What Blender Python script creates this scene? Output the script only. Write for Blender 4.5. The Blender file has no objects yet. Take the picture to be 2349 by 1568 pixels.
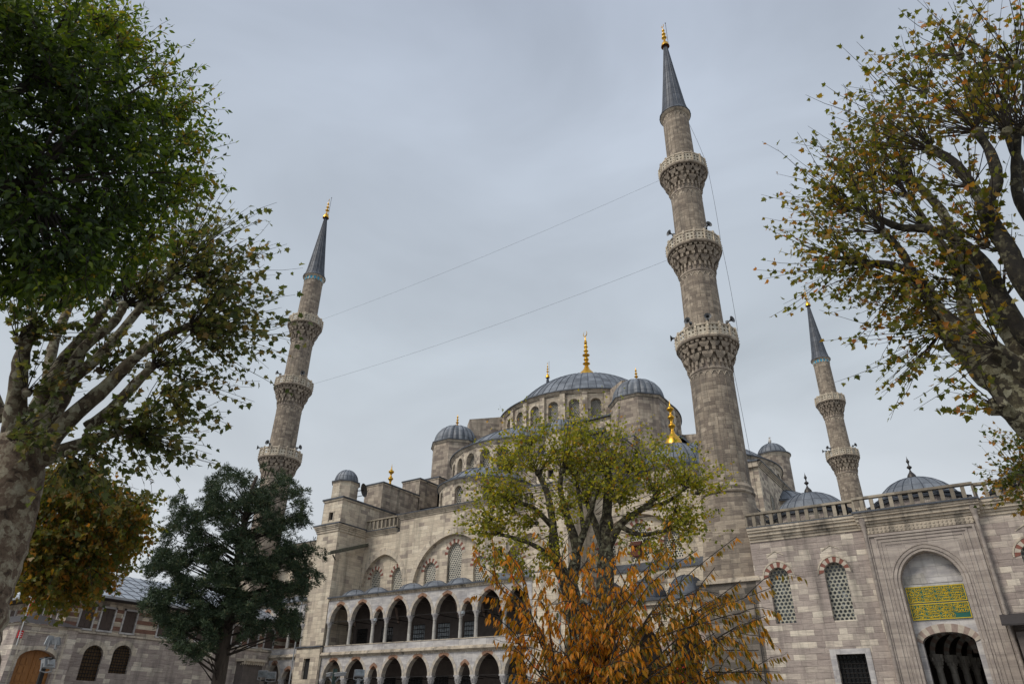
import bpy, bmesh, math, random
import numpy as np
from math import sin, cos, pi, radians, sqrt, atan2, hypot, floor
from mathutils import Vector, Matrix
from mathutils.geometry import tessellate_polygon

# ------------------------------------------------------------------ camera
SC = bpy.context.scene
COL = SC.collection
CX, CY, FPX = 1174.5, 784.0, 1569.98
CAM = Vector((13.4553, -45.508, 1.6))
PITCH, ROLL, YAW = 0.5089, 0.0190, 0.6029
Fw = Vector((-sin(YAW)*cos(PITCH), cos(YAW)*cos(PITCH), sin(PITCH)))
Rt = Vector((cos(YAW), sin(YAW), 0.0))
Up = Rt.cross(Fw)
R2 = Rt*cos(ROLL)+Up*sin(ROLL)
U2 = -Rt*sin(ROLL)+Up*cos(ROLL)
cd = bpy.data.cameras.new('camera')
cam = bpy.data.objects.new('camera', cd)
COL.objects.link(cam)
m = Matrix((R2, U2, -Fw)).transposed().to_4x4()
m.translation = CAM
cam.matrix_world = m
cd.sensor_width = 36.0
cd.lens = FPX/2349.0*36.0
cd.clip_start = 0.2
cd.clip_end = 3000
SC.camera = cam

# ------------------------------------------------------------------ sky and sun
SUN_EL, SUN_AZ = radians(48), radians(205)     # azimuth measured from +Y clockwise
W = bpy.data.worlds.new('World'); SC.world = W; W.use_nodes = True
nt = W.node_tree; N = nt.nodes; L = nt.links
for n in list(N): N.remove(n)
out = N.new('ShaderNodeOutputWorld'); bg = N.new('ShaderNodeBackground')
sky = N.new('ShaderNodeTexSky'); sky.sky_type = 'NISHITA'; sky.sun_disc = False
sky.sun_elevation = SUN_EL; sky.sun_rotation = SUN_AZ; sky.air_density = 1.0; sky.dust_density = 3.0
sky_s = N.new('ShaderNodeVectorMath'); sky_s.operation = 'SCALE'; sky_s.inputs['Scale'].default_value = 0.9
tc = N.new('ShaderNodeTexCoord')
sep = N.new('ShaderNodeSeparateXYZ')
# overcast cloud sheet: grey, paler towards the horizon, with soft broad unevenness
mp = N.new('ShaderNodeMapping'); mp.inputs['Scale'].default_value = (1.0, 1.0, 2.6)
no = N.new('ShaderNodeTexNoise'); no.inputs['Scale'].default_value = 1.7; no.inputs['Detail'].default_value = 5; no.inputs['Roughness'].default_value = 0.5
no.inputs['Distortion'].default_value = 0.6
cr = N.new('ShaderNodeValToRGB')
cr.color_ramp.elements[0].position = 0.0; cr.color_ramp.elements[0].color = (4.9, 5.0, 5.1, 1)
cr.color_ramp.elements[1].position = 0.95; cr.color_ramp.elements[1].color = (3.1, 3.52, 4.35, 1)
e = cr.color_ramp.elements.new(0.45); e.color = (4.05, 4.48, 4.9, 1)
nr = N.new('ShaderNodeMapRange'); nr.inputs['From Min'].default_value = 0.3; nr.inputs['From Max'].default_value = 0.7
nr.inputs['To Min'].default_value = 0.84; nr.inputs['To Max'].default_value = 1.16
mul = N.new('ShaderNodeVectorMath'); mul.operation = 'SCALE'
mix = N.new('ShaderNodeMix'); mix.data_type = 'RGBA'; mix.inputs['Factor'].default_value = 0.93
L.new(tc.outputs['Generated'], mp.inputs['Vector']); L.new(mp.outputs[0], no.inputs['Vector'])
L.new(tc.outputs['Generated'], sep.inputs[0]); L.new(sep.outputs['Z'], cr.inputs['Fac'])
L.new(no.outputs['Fac'], nr.inputs['Value'])
L.new(cr.outputs['Color'], mul.inputs[0]); L.new(nr.outputs[0], mul.inputs['Scale'])
L.new(sky.outputs['Color'], sky_s.inputs[0])
L.new(sky_s.outputs[0], mix.inputs[6]); L.new(mul.outputs[0], mix.inputs[7])
L.new(mix.outputs[2], bg.inputs['Color']); bg.inputs['Strength'].default_value = 0.1
L.new(bg.outputs[0], out.inputs['Surface'])
sd = bpy.data.lights.new('sun', 'SUN'); so = bpy.data.objects.new('sun', sd); COL.objects.link(so)
sd.energy = 1.5; sd.angle = radians(18); sd.color = (1.0, 0.93, 0.84)
sdir = Vector((sin(SUN_AZ)*cos(SUN_EL), cos(SUN_AZ)*cos(SUN_EL), sin(SUN_EL)))   # towards the sun
so.rotation_euler = sdir.to_track_quat('Z', 'Y').to_euler()
so.location = (0, -60, 80)
SC.view_settings.view_transform = 'Standard'; SC.view_settings.look = 'None'
SC.view_settings.exposure = 0.46; SC.view_settings.gamma = 1.0
SC.render.resolution_x = 1024; SC.render.resolution_y = 683
SC.render.engine = 'CYCLES'
SC.cycles.max_bounces = 6; SC.cycles.transparent_max_bounces = 12

# ------------------------------------------------------------------ materials
def newmat(name):
    m = bpy.data.materials.new(name); m.use_nodes = True
    t = m.node_tree
    b = t.nodes['Principled BSDF']
    return m, t, b
class G:
    """tiny node-graph helper"""
    def __init__(s, t): s.t = t
    def n(s, ty, **kw):
        nd = s.t.nodes.new(ty)
        for k, v in kw.items():
            if k == 'ins':
                for a, b in v.items():
                    if hasattr(b, 'is_output') and b.is_output: s.t.links.new(b, nd.inputs[a])
                    else: nd.inputs[a].default_value = b
            else: setattr(nd, k, v)
        return nd
    def math(s, op, a, b=0.0, c=None):
        ins = {0: a, 1: b}
        if c is not None: ins[2] = c
        return s.n('ShaderNodeMath', operation=op, ins=ins).outputs[0]
    def noise(s, vec, scale, detail=3, rough=.5, sc=None, out='Fac'):
        if sc is not None:
            vec = s.n('ShaderNodeMapping', ins={'Vector': vec, 'Scale': sc}).outputs[0]
        return s.n('ShaderNodeTexNoise', ins={'Vector': vec, 'Scale': scale, 'Detail': detail, 'Roughness': rough}).outputs[out]
    def ramp(s, fac, stops, interp='LINEAR'):
        r = s.n('ShaderNodeValToRGB', ins={'Fac': fac}); cr = r.color_ramp; cr.interpolation = interp
        while len(cr.elements) > 1: cr.elements.remove(cr.elements[-1])
        cr.elements[0].position = stops[0][0]; cr.elements[0].color = (*stops[0][1], 1)
        for p, c in stops[1:]:
            e = cr.elements.new(p); e.color = (*c, 1)
        return r.outputs['Color']
    def mix(s, f, a, b, bt='MIX'):
        x = s.n('ShaderNodeMix', data_type='RGBA', blend_type=bt, ins={0: f, 6: a, 7: b}); return x.outputs[2]
    def mr(s, v, a, b, c, d):
        return s.n('ShaderNodeMapRange', ins={'Value': v, 'From Min': a, 'From Max': b, 'To Min': c, 'To Max': d}).outputs[0]
    def link(s, a, b): s.t.links.new(a, b)

def stone(name, tones, bw=.62, bh=.31, stain=.5, mortar=.25, bump=.5, strata=.5, big=.6):
    tones = [(p, (min(.8, c[0]*1.12+.01), c[1]*1.10+.01, c[2]*1.08+.008)) for p, c in tones]
    m, t, b = newmat(name); g = G(t)
    uv = g.n('ShaderNodeTexCoord').outputs['UV']; pos = g.n('ShaderNodeNewGeometry').outputs['Position']
    wob = g.noise(pos, 1.6, 2, out='Color')
    uvw = g.n('ShaderNodeVectorMath', operation='MULTIPLY_ADD', ins={0: wob, 1: (.05, .04, 0), 2: uv}).outputs[0]
    sp = g.n('ShaderNodeSeparateXYZ', ins={0: uvw})
    vr = g.math('DIVIDE', sp.outputs['Y'], bh); row = g.math('FLOOR', vr); fv = g.math('FRACT', vr)
    ro = g.n('ShaderNodeTexWhiteNoise', noise_dimensions='1D', ins={'W': row}).outputs['Value']
    wid = g.math('MULTIPLY_ADD', ro, bw*.7, bw*.7)
    ur = g.math('MULTIPLY_ADD', ro, 7.3, g.math('DIVIDE', sp.outputs['X'], wid)); col = g.math('FLOOR', ur); fu = g.math('FRACT', ur)
    cv = g.n('ShaderNodeCombineXYZ', ins={0: col, 1: row, 2: 0.0}).outputs[0]
    rnd = g.n('ShaderNodeTexWhiteNoise', noise_dimensions='2D', ins={'Vector': cv}).outputs['Value']
    # patches of repaired stone: low frequency noise sampled per block
    pn = g.noise(cv, .42, 3, .6, sc=(1, .55, 1))
    pos2 = g.noise(pos, .12, 2)
    a = g.math('MULTIPLY_ADD', pn, big*1.6, g.math('MULTIPLY', rnd, 1-big*.75))
    a = g.math('ADD', a, g.math('MULTIPLY', pos2, .35)); a = g.math('SUBTRACT', a, .42)
    c = g.ramp(a, tones)
    st = g.noise(pos, 1.3, 5, .65, sc=(1.1, 1.1, 9))
    c = g.mix(strata, c, g.mix(1.0, c, g.ramp(st, [(.3, (.55, .53, .52)), (.48, (.96, .96, .96)), (.7, (1.25, 1.23, 1.19))]), 'MULTIPLY'))
    fine = g.noise(pos, 14, 4, .7)
    c = g.mix(.45, c, g.mix(1.0, c, g.ramp(fine, [(.3, (.7, .7, .7)), (.7, (1.2, 1.2, 1.2))]), 'MULTIPLY'))
    # run-off dirt
    dr = g.noise(pos, 1.0, 4, .6, sc=(1.6, 1.6, .16)); dm = g.mr(dr, .49, .74, 0, min(1, stain*1.2))
    c = g.mix(dm, c, (.075, .07, .062, 1))
    # joints
    eu = g.math('MULTIPLY', g.math('MINIMUM', fu, g.math('SUBTRACT', 1.0, fu)), bw); ev = g.math('MULTIPLY', g.math('MINIMUM', fv, g.math('SUBTRACT', 1.0, fv)), bh)
    ed = g.math('MINIMUM', eu, ev); jm = g.mr(ed, .006, .02, mortar, 0)
    c = g.mix(jm, c, (.12, .105, .09, 1))
    g.link(c, b.inputs['Base Color']); b.inputs['Roughness'].default_value = .9
    h = g.math('ADD', g.math('MULTIPLY', g.mr(ed, .0, .03, 0, 1), .6), g.math('MULTIPLY', st, .8)); h = g.math('ADD', h, g.math('MULTIPLY', rnd, .5))
    bp = g.n('ShaderNodeBump', ins={'Strength': bump, 'Distance': .04, 'Height': h}); g.link(bp.outputs[0], b.inputs['Normal'])
    return m
BE = [(.0, (.20, .165, .145)), (.30, (.27, .225, .19)), (.38, (.34, .285, .235)), (.46, (.50, .43, .34)), (.75, (.60, .53, .42)), (1.0, (.70, .63, .51))]
DK = [(.0, (.17, .14, .12)), (.34, (.235, .195, .165)), (.44, (.32, .27, .22)), (.7, (.42, .36, .29)), (1.0, (.53, .46, .37))]
M = {}
M['stone'] = stone('limestone_ashlar', BE)
M['stone_pale'] = stone('pale_limestone', [(0, (.25, .21, .18)), (.24, (.33, .28, .235)), (.36, (.50, .43, .34)), (.7, (.61, .54, .425)), (1, (.70, .635, .52))], stain=.5, big=.65, bw=.7, bh=.33)
M['stone_dark'] = stone('weathered_limestone', DK, bw=.6, bh=.34, stain=.55)
M['stone_shaft'] = stone('minaret_limestone', [(0, (.13, .105, .085)), (.3, (.195, .16, .13)), (.55, (.28, .235, .185)), (.8, (.37, .315, .25)), (1, (.50, .435, .35))], bw=.5, bh=.30, stain=.55, strata=.8)
M['stone_court'] = stone('courtyard_limestone', [(0, (.26, .215, .195)), (.35, (.33, .28, .255)), (.55, (.39, .335, .30)), (.64, (.45, .395, .345)), (.72, (.58, .52, .44)), (1, (.66, .605, .51))], bw=.62, bh=.31, stain=.5, big=.6, strata=.75)
M['stone_black'] = stone('rain_blackened_limestone', [(0, (.05, .045, .04)), (.4, (.12, .105, .09)), (.7, (.25, .215, .18)), (1, (.40, .35, .29))], stain=.95)
M['trim'] = stone('cornice_stone', [(0, (.36, .31, .25)), (.5, (.50, .44, .355)), (1, (.60, .535, .435))], bw=1.4, bh=5.0, stain=.85, mortar=.3, strata=.6)
M['rail'] = stone('lichened_balustrade_stone', [(0, (.17, .145, .115)), (.5, (.28, .245, .19)), (1, (.40, .355, .285))], bw=3, bh=5, stain=.95, mortar=0)

def marble(name, base, vein, sc=(.6, .6, 2.2), stain=.35):
    m, t, b = newmat(name); g = G(t); pos = g.n('ShaderNodeNewGeometry').outputs['Position']
    uv = g.n('ShaderNodeTexCoord').outputs['UV']; sp = g.n('ShaderNodeSeparateXYZ', ins={0: uv})
    row = g.math('FLOOR', g.math('DIVIDE', sp.outputs['Y'], .55)); ro = g.n('ShaderNodeTexWhiteNoise', noise_dimensions='1D', ins={'W': row}).outputs['Value']
    ur = g.math('MULTIPLY_ADD', ro, 5.1, g.math('DIVIDE', sp.outputs['X'], 1.25)); col = g.math('FLOOR', ur)
    cv = g.n('ShaderNodeCombineXYZ', ins={0: col, 1: row, 2: 0.0}).outputs[0]
    rc = g.n('ShaderNodeTexWhiteNoise', noise_dimensions='2D', ins={'Vector': cv}).outputs['Color']
    rv = g.n('ShaderNodeSeparateXYZ', ins={0: rc})
    p2 = g.n('ShaderNodeVectorMath', operation='MULTIPLY_ADD', ins={0: rc, 1: (6, 6, 6), 2: pos}).outputs[0]
    rot = g.n('ShaderNodeMapping', ins={'Vector': p2, 'Rotation': (.2, .5, .1), 'Scale': sc}).outputs[0]
    v = g.noise(rot, 1.5, 6, .62)
    c = g.ramp(v, [(.3, vein), (.48, tuple(.5*(x+y) for x, y in zip(base, vein))), (.56, base), (.75, tuple(min(1, x*1.12) for x in base))])
    c = g.mix(.7, c, g.mix(1.0, c, g.ramp(rv.outputs[0], [(0, (.8, .78, .76)), (1, (1.12, 1.11, 1.1))]), 'MULTIPLY'))
    dr = g.noise(pos, 1.0, 4, .6, sc=(3.5, 3.5, .3)); c = g.mix(g.mr(dr, .5, .78, 0, stain), c, (.12, .10, .08, 1))
    fu = g.math('FRACT', ur); fv = g.math('FRACT', g.math('DIVIDE', sp.outputs['Y'], .55))
    ed = g.math('MINIMUM', g.math('MULTIPLY', g.math('MINIMUM', fu, g.math('SUBTRACT', 1.0, fu)), 1.25), g.math('MULTIPLY', g.math('MINIMUM', fv, g.math('SUBTRACT', 1.0, fv)), .55))
    c = g.mix(g.mr(ed, .004, .014, .45, 0), c, (.12, .11, .10, 1))
    g.link(c, b.inputs['Base Color']); b.inputs['Roughness'].default_value = .6
    bp = g.n('ShaderNodeBump', ins={'Strength': .25, 'Distance': .02, 'Height': g.math('ADD', v, g.mr(ed, 0, .012, 0, .6))}); g.link(bp.outputs[0], b.inputs['Normal'])
    return m
M['marble'] = marble('grey_marble', (.56, .54, .52), (.34, .33, .345))
M['marble_warm'] = marble('warm_marble', (.43, .375, .325), (.29, .245, .22), sc=(.35, .35, 2.6))
M['marble_col'] = marble('marble_column', (.50, .48, .44), (.30, .29, .27), sc=(2, 2, .6))

def plain(name, col, rough=.7, metal=0.0, var=.25, scale=3.0, bump=0.0, sc=None, spec=None):
    m, t, b = newmat(name); g = G(t); pos = g.n('ShaderNodeNewGeometry').outputs['Position']
    v = g.noise(pos, scale, 5, .6, sc=sc)
    c = g.ramp(v, [(.25, tuple(x*(1-var) for x in col)), (.75, tuple(min(1, x*(1+var)) for x in col))])
    g.link(c, b.inputs['Base Color']); b.inputs['Roughness'].default_value = rough; b.inputs['Metallic'].default_value = metal
    if bump: g.link(g.n('ShaderNodeBump', ins={'Strength': bump, 'Distance': .03, 'Height': v}).outputs[0], b.inputs['Normal'])
    return m
def lead(name, a, c2, c3):
    m, t, b = newmat(name); g = G(t); pos = g.n('ShaderNodeNewGeometry').outputs['Position']
    v1 = g.noise(pos, .9, 4, .6); v2 = g.noise(pos, 7, 5, .7, sc=(1, 1, .5)); sp = g.n('ShaderNodeSeparateXYZ', ins={0: pos})
    uv = g.n('ShaderNodeTexCoord').outputs['UV']; su = g.n('ShaderNodeSeparateXYZ', ins={0: uv})
    cell = g.n('ShaderNodeCombineXYZ', ins={0: g.math('FLOOR', g.math('DIVIDE', su.outputs['X'], .9)), 1: g.math('FLOOR', g.math('DIVIDE', su.outputs['Y'], .9)), 2: 0.0}).outputs[0]
    rc = g.n('ShaderNodeTexWhiteNoise', noise_dimensions='2D', ins={'Vector': cell}).outputs['Value']
    k = g.math('ADD', g.math('MULTIPLY', v1, .6), g.math('ADD', g.math('MULTIPLY', v2, .3), g.math('MULTIPLY', rc, .22)))
    c = g.ramp(k, [(.32, a), (.55, c2), (.78, c3)])
    fz = g.math('FRACT', g.math('DIVIDE', su.outputs['Y'], .9)); ez = g.math('MINIMUM', fz, g.math('SUBTRACT', 1.0, fz))
    c = g.mix(g.mr(ez, .02, .05, .55, 0), c, (.03, .035, .045, 1))
    g.link(c, b.inputs['Base Color']); b.inputs['Roughness'].default_value = .55; b.inputs['Metallic'].default_value = .1
    g.link(g.n('ShaderNodeBump', ins={'Strength': .5, 'Distance': .03, 'Height': g.math('ADD', v2, g.mr(ez, .0, .06, 0, .8))}).outputs[0], b.inputs['Normal'])
    return m
M['lead'] = lead('lead_sheet', (.075, .085, .10), (.145, .162, .185), (.25, .275, .31))
M['lead_dark'] = lead('dark_lead_sheet', (.035, .040, .05), (.065, .074, .09), (.13, .145, .17))
M['seam'] = plain('lead_seam', (.055, .065, .085), .5, .2)
M['gold'] = plain('gilded_copper', (.75, .42, .045), .32, .85, .2, 6)
M['bronze'] = plain('dark_bronze', (.06, .055, .05), .5, .6)
M['iron'] = plain('wrought_iron', (.02, .018, .017), .6, .3)
M['red'] = plain('red_voussoir', (.22, .085, .06), .85, 0, .3, 5)
M['cream'] = plain('cream_voussoir', (.50, .44, .36), .85, 0, .2, 5)
M['rust'] = plain('orange_stained_voussoir', (.27, .155, .10), .85, 0, .4, 5)
M['grey_v'] = plain('grey_voussoir', (.42, .38, .33), .85, 0, .25, 5)
M['pink_v'] = plain('pinkish_voussoir', (.33, .25, .21), .85, 0, .25, 5)
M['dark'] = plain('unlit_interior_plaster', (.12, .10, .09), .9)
M['glass'] = plain('dark_window_glass', (.02, .022, .025), .12, 0, .2)
M['glass_pale'] = plain('curtained_window_glass', (.24, .27, .29), .2, 0, .5, 5)
M['wood'] = plain('brown_shutter_wood', (.085, .06, .05), .75, 0, .4, 6, .3, sc=(5, 5, .6))
M['door'] = plain('varnished_oak_door', (.30, .125, .03), .5, 0, .35, 4, .2, sc=(6, 6, .5))
M['wood_eave'] = plain('dark_eave_boards', (.035, .03, .03), .8)
M['grey_metal'] = plain('grey_painted_metal', (.33, .34, .35), .45, .3)
M['white_metal'] = plain('white_painted_metal', (.70, .70, .68), .45)
M['green_metal'] = plain('dark_green_pole', (.03, .06, .05), .5)
M['horn'] = plain('grey_horn_plastic', (.12, .125, .13), .5)
M['horn_in'] = plain('black_horn_throat', (.012, .012, .012), .8)
M['tile'] = plain('turquoise_tile', (.04, .33, .50), .3, 0, .3, 5)
M['brick'] = stone('thin_red_brick', [(0, (.16, .07, .05)), (.5, (.23, .105, .07)), (1, (.31, .155, .105))], bw=.24, bh=.065, stain=.3, mortar=.6)
M['paving'] = stone('stone_paving', [(0, (.13, .125, .12)), (1, (.22, .21, .20))], bw=.8, bh=.5, stain=.2)
M['green'] = plain('green_enamel', (.012, .12, .09), .4, 0, .15)
M['gold_flat'] = plain('gold_leaf_lettering', (.78, .56, .04), .42, .35, .15)
M['red_cloth'] = plain('red_flag_cloth', (.55, .012, .015), .7)
M['white_cloth'] = plain('white_flag_cloth', (.75, .75, .75), .7)
M['cable'] = plain('black_cable', (.03, .03, .03), .6)
M['birdhouse'] = plain('red_brown_birdhouse_wood', (.16, .05, .03), .8)
M['feather'] = plain('white_and_grey_feathers', (.6, .58, .55), .8, 0, .3, 9)
M['gutter'] = plain('mossy_wooden_chute', (.10, .10, .075), .9, 0, .5, 5, .4)

def lattice(name, s, body=(.50, .46, .38), hr=.33):
    """hexagonally set round holes through a plaster grille, dark glass behind"""
    m, t, b = newmat(name); g = G(t); uv = g.n('ShaderNodeTexCoord').outputs['UV']; sp = g.n('ShaderNodeSeparateXYZ', ins={0: uv})
    pos = g.n('ShaderNodeNewGeometry').outputs['Position']
    ux = g.math('DIVIDE', sp.outputs['X'], s); uy = g.math('DIVIDE', sp.outputs['Y'], s*1.732)
    def d(ox, oy):
        x = g.math('SUBTRACT', g.math('FRACT', g.math('ADD', ux, ox)), .5); y = g.math('MULTIPLY', g.math('SUBTRACT', g.math('FRACT', g.math('ADD', uy, oy)), .5), 1.732)
        return g.math('SQRT', g.math('ADD', g.math('MULTIPLY', x, x), g.math('MULTIPLY', y, y)))
    dd = g.math('MINIMUM', d(0, 0), d(.5, .5))
    hole = g.mr(dd, hr, hr+.03, 1, 0)
    cell = g.n('ShaderNodeCombineXYZ', ins={0: g.math('FLOOR', g.math('MULTIPLY', ux, 2)), 1: g.math('FLOOR', g.math('MULTIPLY', uy, 2)), 2: 0.0}).outputs[0]
    rc = g.n('ShaderNodeTexWhiteNoise', noise_dimensions='2D', ins={'Vector': cell}).outputs['Value']
    gc = g.ramp(rc, [(0, (.012, .016, .02)), (.7, (.03, .037, .045)), (.93, (.07, .085, .10)), (1, (.26, .28, .29))])
    bc = g.ramp(g.noise(pos, 2.2, 4), [(.3, tuple(x*.7 for x in body)), (.7, body)])
    g.link(g.mix(hole, bc, gc), b.inputs['Base Color'])
    g.link(g.mr(hole, 0, 1, .85, .18), b.inputs['Roughness'])
    g.link(g.n('ShaderNodeBump', ins={'Strength': 1.0, 'Distance': .05, 'Height': g.mr(dd, .3, .4, 0, 1)}).outputs[0], b.inputs['Normal'])
    return m
M['lattice'] = lattice('pierced_plaster_grille', .19, (.72, .67, .55))
M['lattice_s'] = lattice('pierced_stone_grille', .23, (.47, .46, .38), .29)
M['lattice_d'] = lattice('weathered_pierced_grille', .21, (.46, .43, .36))
def pierced(name, s):
    m, t, b = newmat(name); g = G(t); uv = g.n('ShaderNodeTexCoord').outputs['UV']; sp = g.n('ShaderNodeSeparateXYZ', ins={0: uv})
    pos = g.n('ShaderNodeNewGeometry').outputs['Position']
    x = g.math('SUBTRACT', g.math('FRACT', g.math('DIVIDE', sp.outputs['X'], s)), .5); y = g.math('SUBTRACT', g.math('FRACT', g.math('DIVIDE', sp.outputs['Y'], s*1.05)), .5)
    dd = g.math('SQRT', g.math('ADD', g.math('MULTIPLY', x, x), g.math('MULTIPLY', y, y)))
    g.link(g.ramp(g.noise(pos, 2.5, 4), [(.3, (.42, .37, .29)), (.7, (.62, .56, .45))]), b.inputs['Base Color']); b.inputs['Roughness'].default_value = .9
    tr = g.n('ShaderNodeBsdfTransparent'); ms = g.n('ShaderNodeMixShader', ins={0: g.mr(dd, .27, .3, 1, 0)})
    g.link(b.outputs[0], ms.inputs[1]); g.link(tr.outputs[0], ms.inputs[2])
    g.link(ms.outputs[0], t.nodes['Material Output'].inputs['Surface'])
    return m
M['pierced'] = pierced('pierced_parapet_stone', .30)

def bark(name, cols, scale=3.0, plate=.8):
    m, t, b = newmat(name); g = G(t); pos = g.n('ShaderNodeTexCoord').outputs['Object']
    w = g.noise(pos, scale*1.2, 3, out='Color'); pw = g.n('ShaderNodeVectorMath', operation='MULTIPLY_ADD', ins={0: w, 1: (.35, .35, .35), 2: pos}).outputs[0]
    v = g.n('ShaderNodeTexVoronoi', ins={'Vector': pw, 'Scale': scale*2.2, 'Randomness': 1.0}).outputs['Color']
    vs = g.n('ShaderNodeSeparateXYZ', ins={0: v}).outputs[0]
    k = g.math('ADD', g.math('MULTIPLY', vs, plate*.55), g.math('MULTIPLY', g.noise(pos, scale*1.5, 6, .7), 1.15-plate*.55)) if plate else g.noise(pos, scale, 6, .7, sc=(4, 4, .7))
    c = g.ramp(k, cols); f = g.noise(pos, scale*9, 5, .7)
    c = g.mix(.5, c, g.mix(1.0, c, g.ramp(f, [(.3, (.6, .6, .6)), (.7, (1.3, 1.3, 1.3))]), 'MULTIPLY'))
    g.link(c, b.inputs['Base Color']); b.inputs['Roughness'].default_value = .9
    g.link(g.n('ShaderNodeBump', ins={'Strength': .7, 'Distance': .04, 'Height': g.math('ADD', k, g.math('MULTIPLY', f, .5))}).outputs[0], b.inputs['Normal'])
    return m
M['bark_plane'] = bark('mottled_plane_bark', [(.3, (.025, .02, .014)), (.48, (.06, .048, .03)), (.58, (.11, .095, .055)), (.68, (.22, .20, .12)), (.82, (.36, .34, .24))], 4.5)
M['bark_plane_l'] = bark('pale_mottled_plane_bark', [(.3, (.05, .036, .024)), (.45, (.11, .082, .055)), (.57, (.18, .145, .095)), (.68, (.31, .29, .20)), (.85, (.44, .42, .32))], 4.5)
M['bark_trunk'] = bark('rough_plane_trunk_bark', [(.33, (.035, .023, .015)), (.47, (.12, .082, .055)), (.58, (.18, .13, .09)), (.68, (.32, .28, .20)), (.85, (.42, .39, .30))], 4.0, .5)
M['bark_plane_d'] = bark('dark_plane_bark', [(.3, (.010, .008, .006)), (.55, (.022, .018, .012)), (.7, (.045, .038, .022)), (.85, (.16, .15, .09))], 5)  # darker copy of the plane bark, backlit shade of upper limbs in its colour
M['bark_plane_c'] = bark('olive_mottled_plane_bark', [(.3, (.018, .014, .010)), (.5, (.045, .036, .023)), (.62, (.08, .07, .04)), (.74, (.17, .16, .10)), (.88, (.28, .27, .19))], 5)
M['bark_dark'] = bark('dark_bark', [(.3, (.02, .016, .012)), (.7, (.06, .045, .035))], 3, 0)
M['bark_brown'] = bark('brown_bark', [(.3, (.045, .034, .026)), (.7, (.115, .09, .07))], 3, 0)
def leafmat(name, stops, trans=.35, rough=.5, k=1.3):
    stops = [(p, tuple(x*k for x in c)) for p, c in stops]; trans = trans+.08 if trans > .2 else trans
    m, t, b = newmat(name); g = G(t)
    a = g.n('ShaderNodeAttribute', attribute_name='tint').outputs['Fac']; c = g.ramp(a, stops)
    g.link(c, b.inputs['Base Color']); b.inputs['Roughness'].default_value = rough
    tr = g.n('ShaderNodeBsdfTranslucent'); g.link(g.mix(1.0, c, (1.25, 1.2, .7, 1), 'MULTIPLY'), tr.inputs['Color'])
    ms = g.n('ShaderNodeMixShader', ins={0: trans}); g.link(b.outputs[0], ms.inputs[1]); g.link(tr.outputs[0], ms.inputs[2])
    g.link(ms.outputs[0], t.nodes['Material Output'].inputs['Surface'])
    return m
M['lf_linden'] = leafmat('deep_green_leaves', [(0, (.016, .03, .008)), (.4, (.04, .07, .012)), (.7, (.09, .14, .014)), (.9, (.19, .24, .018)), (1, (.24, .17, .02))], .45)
M['lf_plane_l'] = leafmat('olive_plane_leaves', [(0, (.045, .065, .02)), (.5, (.095, .115, .035)), (.85, (.16, .15, .055)), (1, (.24, .15, .05))], .45)
M['lf_low'] = leafmat('bronze_green_plane_leaves', [(0, (.04, .06, .012)), (.4, (.085, .105, .015)), (.7, (.18, .13, .018)), (1, (.34, .14, .018))], .45)
M['lf_plane_c'] = leafmat('yellow_green_plane_leaves', [(0, (.09, .11, .012)), (.4, (.20, .21, .018)), (.75, (.34, .32, .025)), (.95, (.42, .30, .03)), (1, (.30, .11, .02))], .5)
M['lf_plane_r'] = leafmat('brown_green_plane_leaves', [(0, (.06, .075, .012)), (.5, (.13, .135, .016)), (.78, (.21, .16, .02)), (.94, (.32, .16, .025)), (1, (.38, .13, .03))], .45)
M['lf_orange'] = leafmat('orange_cherry_leaves', [(0, (.07, .075, .012)), (.22, (.20, .15, .012)), (.45, (.44, .20, .013)), (.85, (.60, .235, .013)), (1, (.56, .13, .012))], .45)
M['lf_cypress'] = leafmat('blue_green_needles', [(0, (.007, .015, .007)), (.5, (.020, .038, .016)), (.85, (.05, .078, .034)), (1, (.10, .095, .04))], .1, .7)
# ------------------------------------------------------------------ mesh helpers
def at(x, y, dist):
    """point seen at pixel (x, y) of a 2349-wide frame, `dist` metres from the camera on the ground plane"""
    d = Fw + R2*((x-CX)/FPX) - U2*((y-CY)/FPX)
    return CAM + d*(dist/hypot(d.x, d.y))

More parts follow.
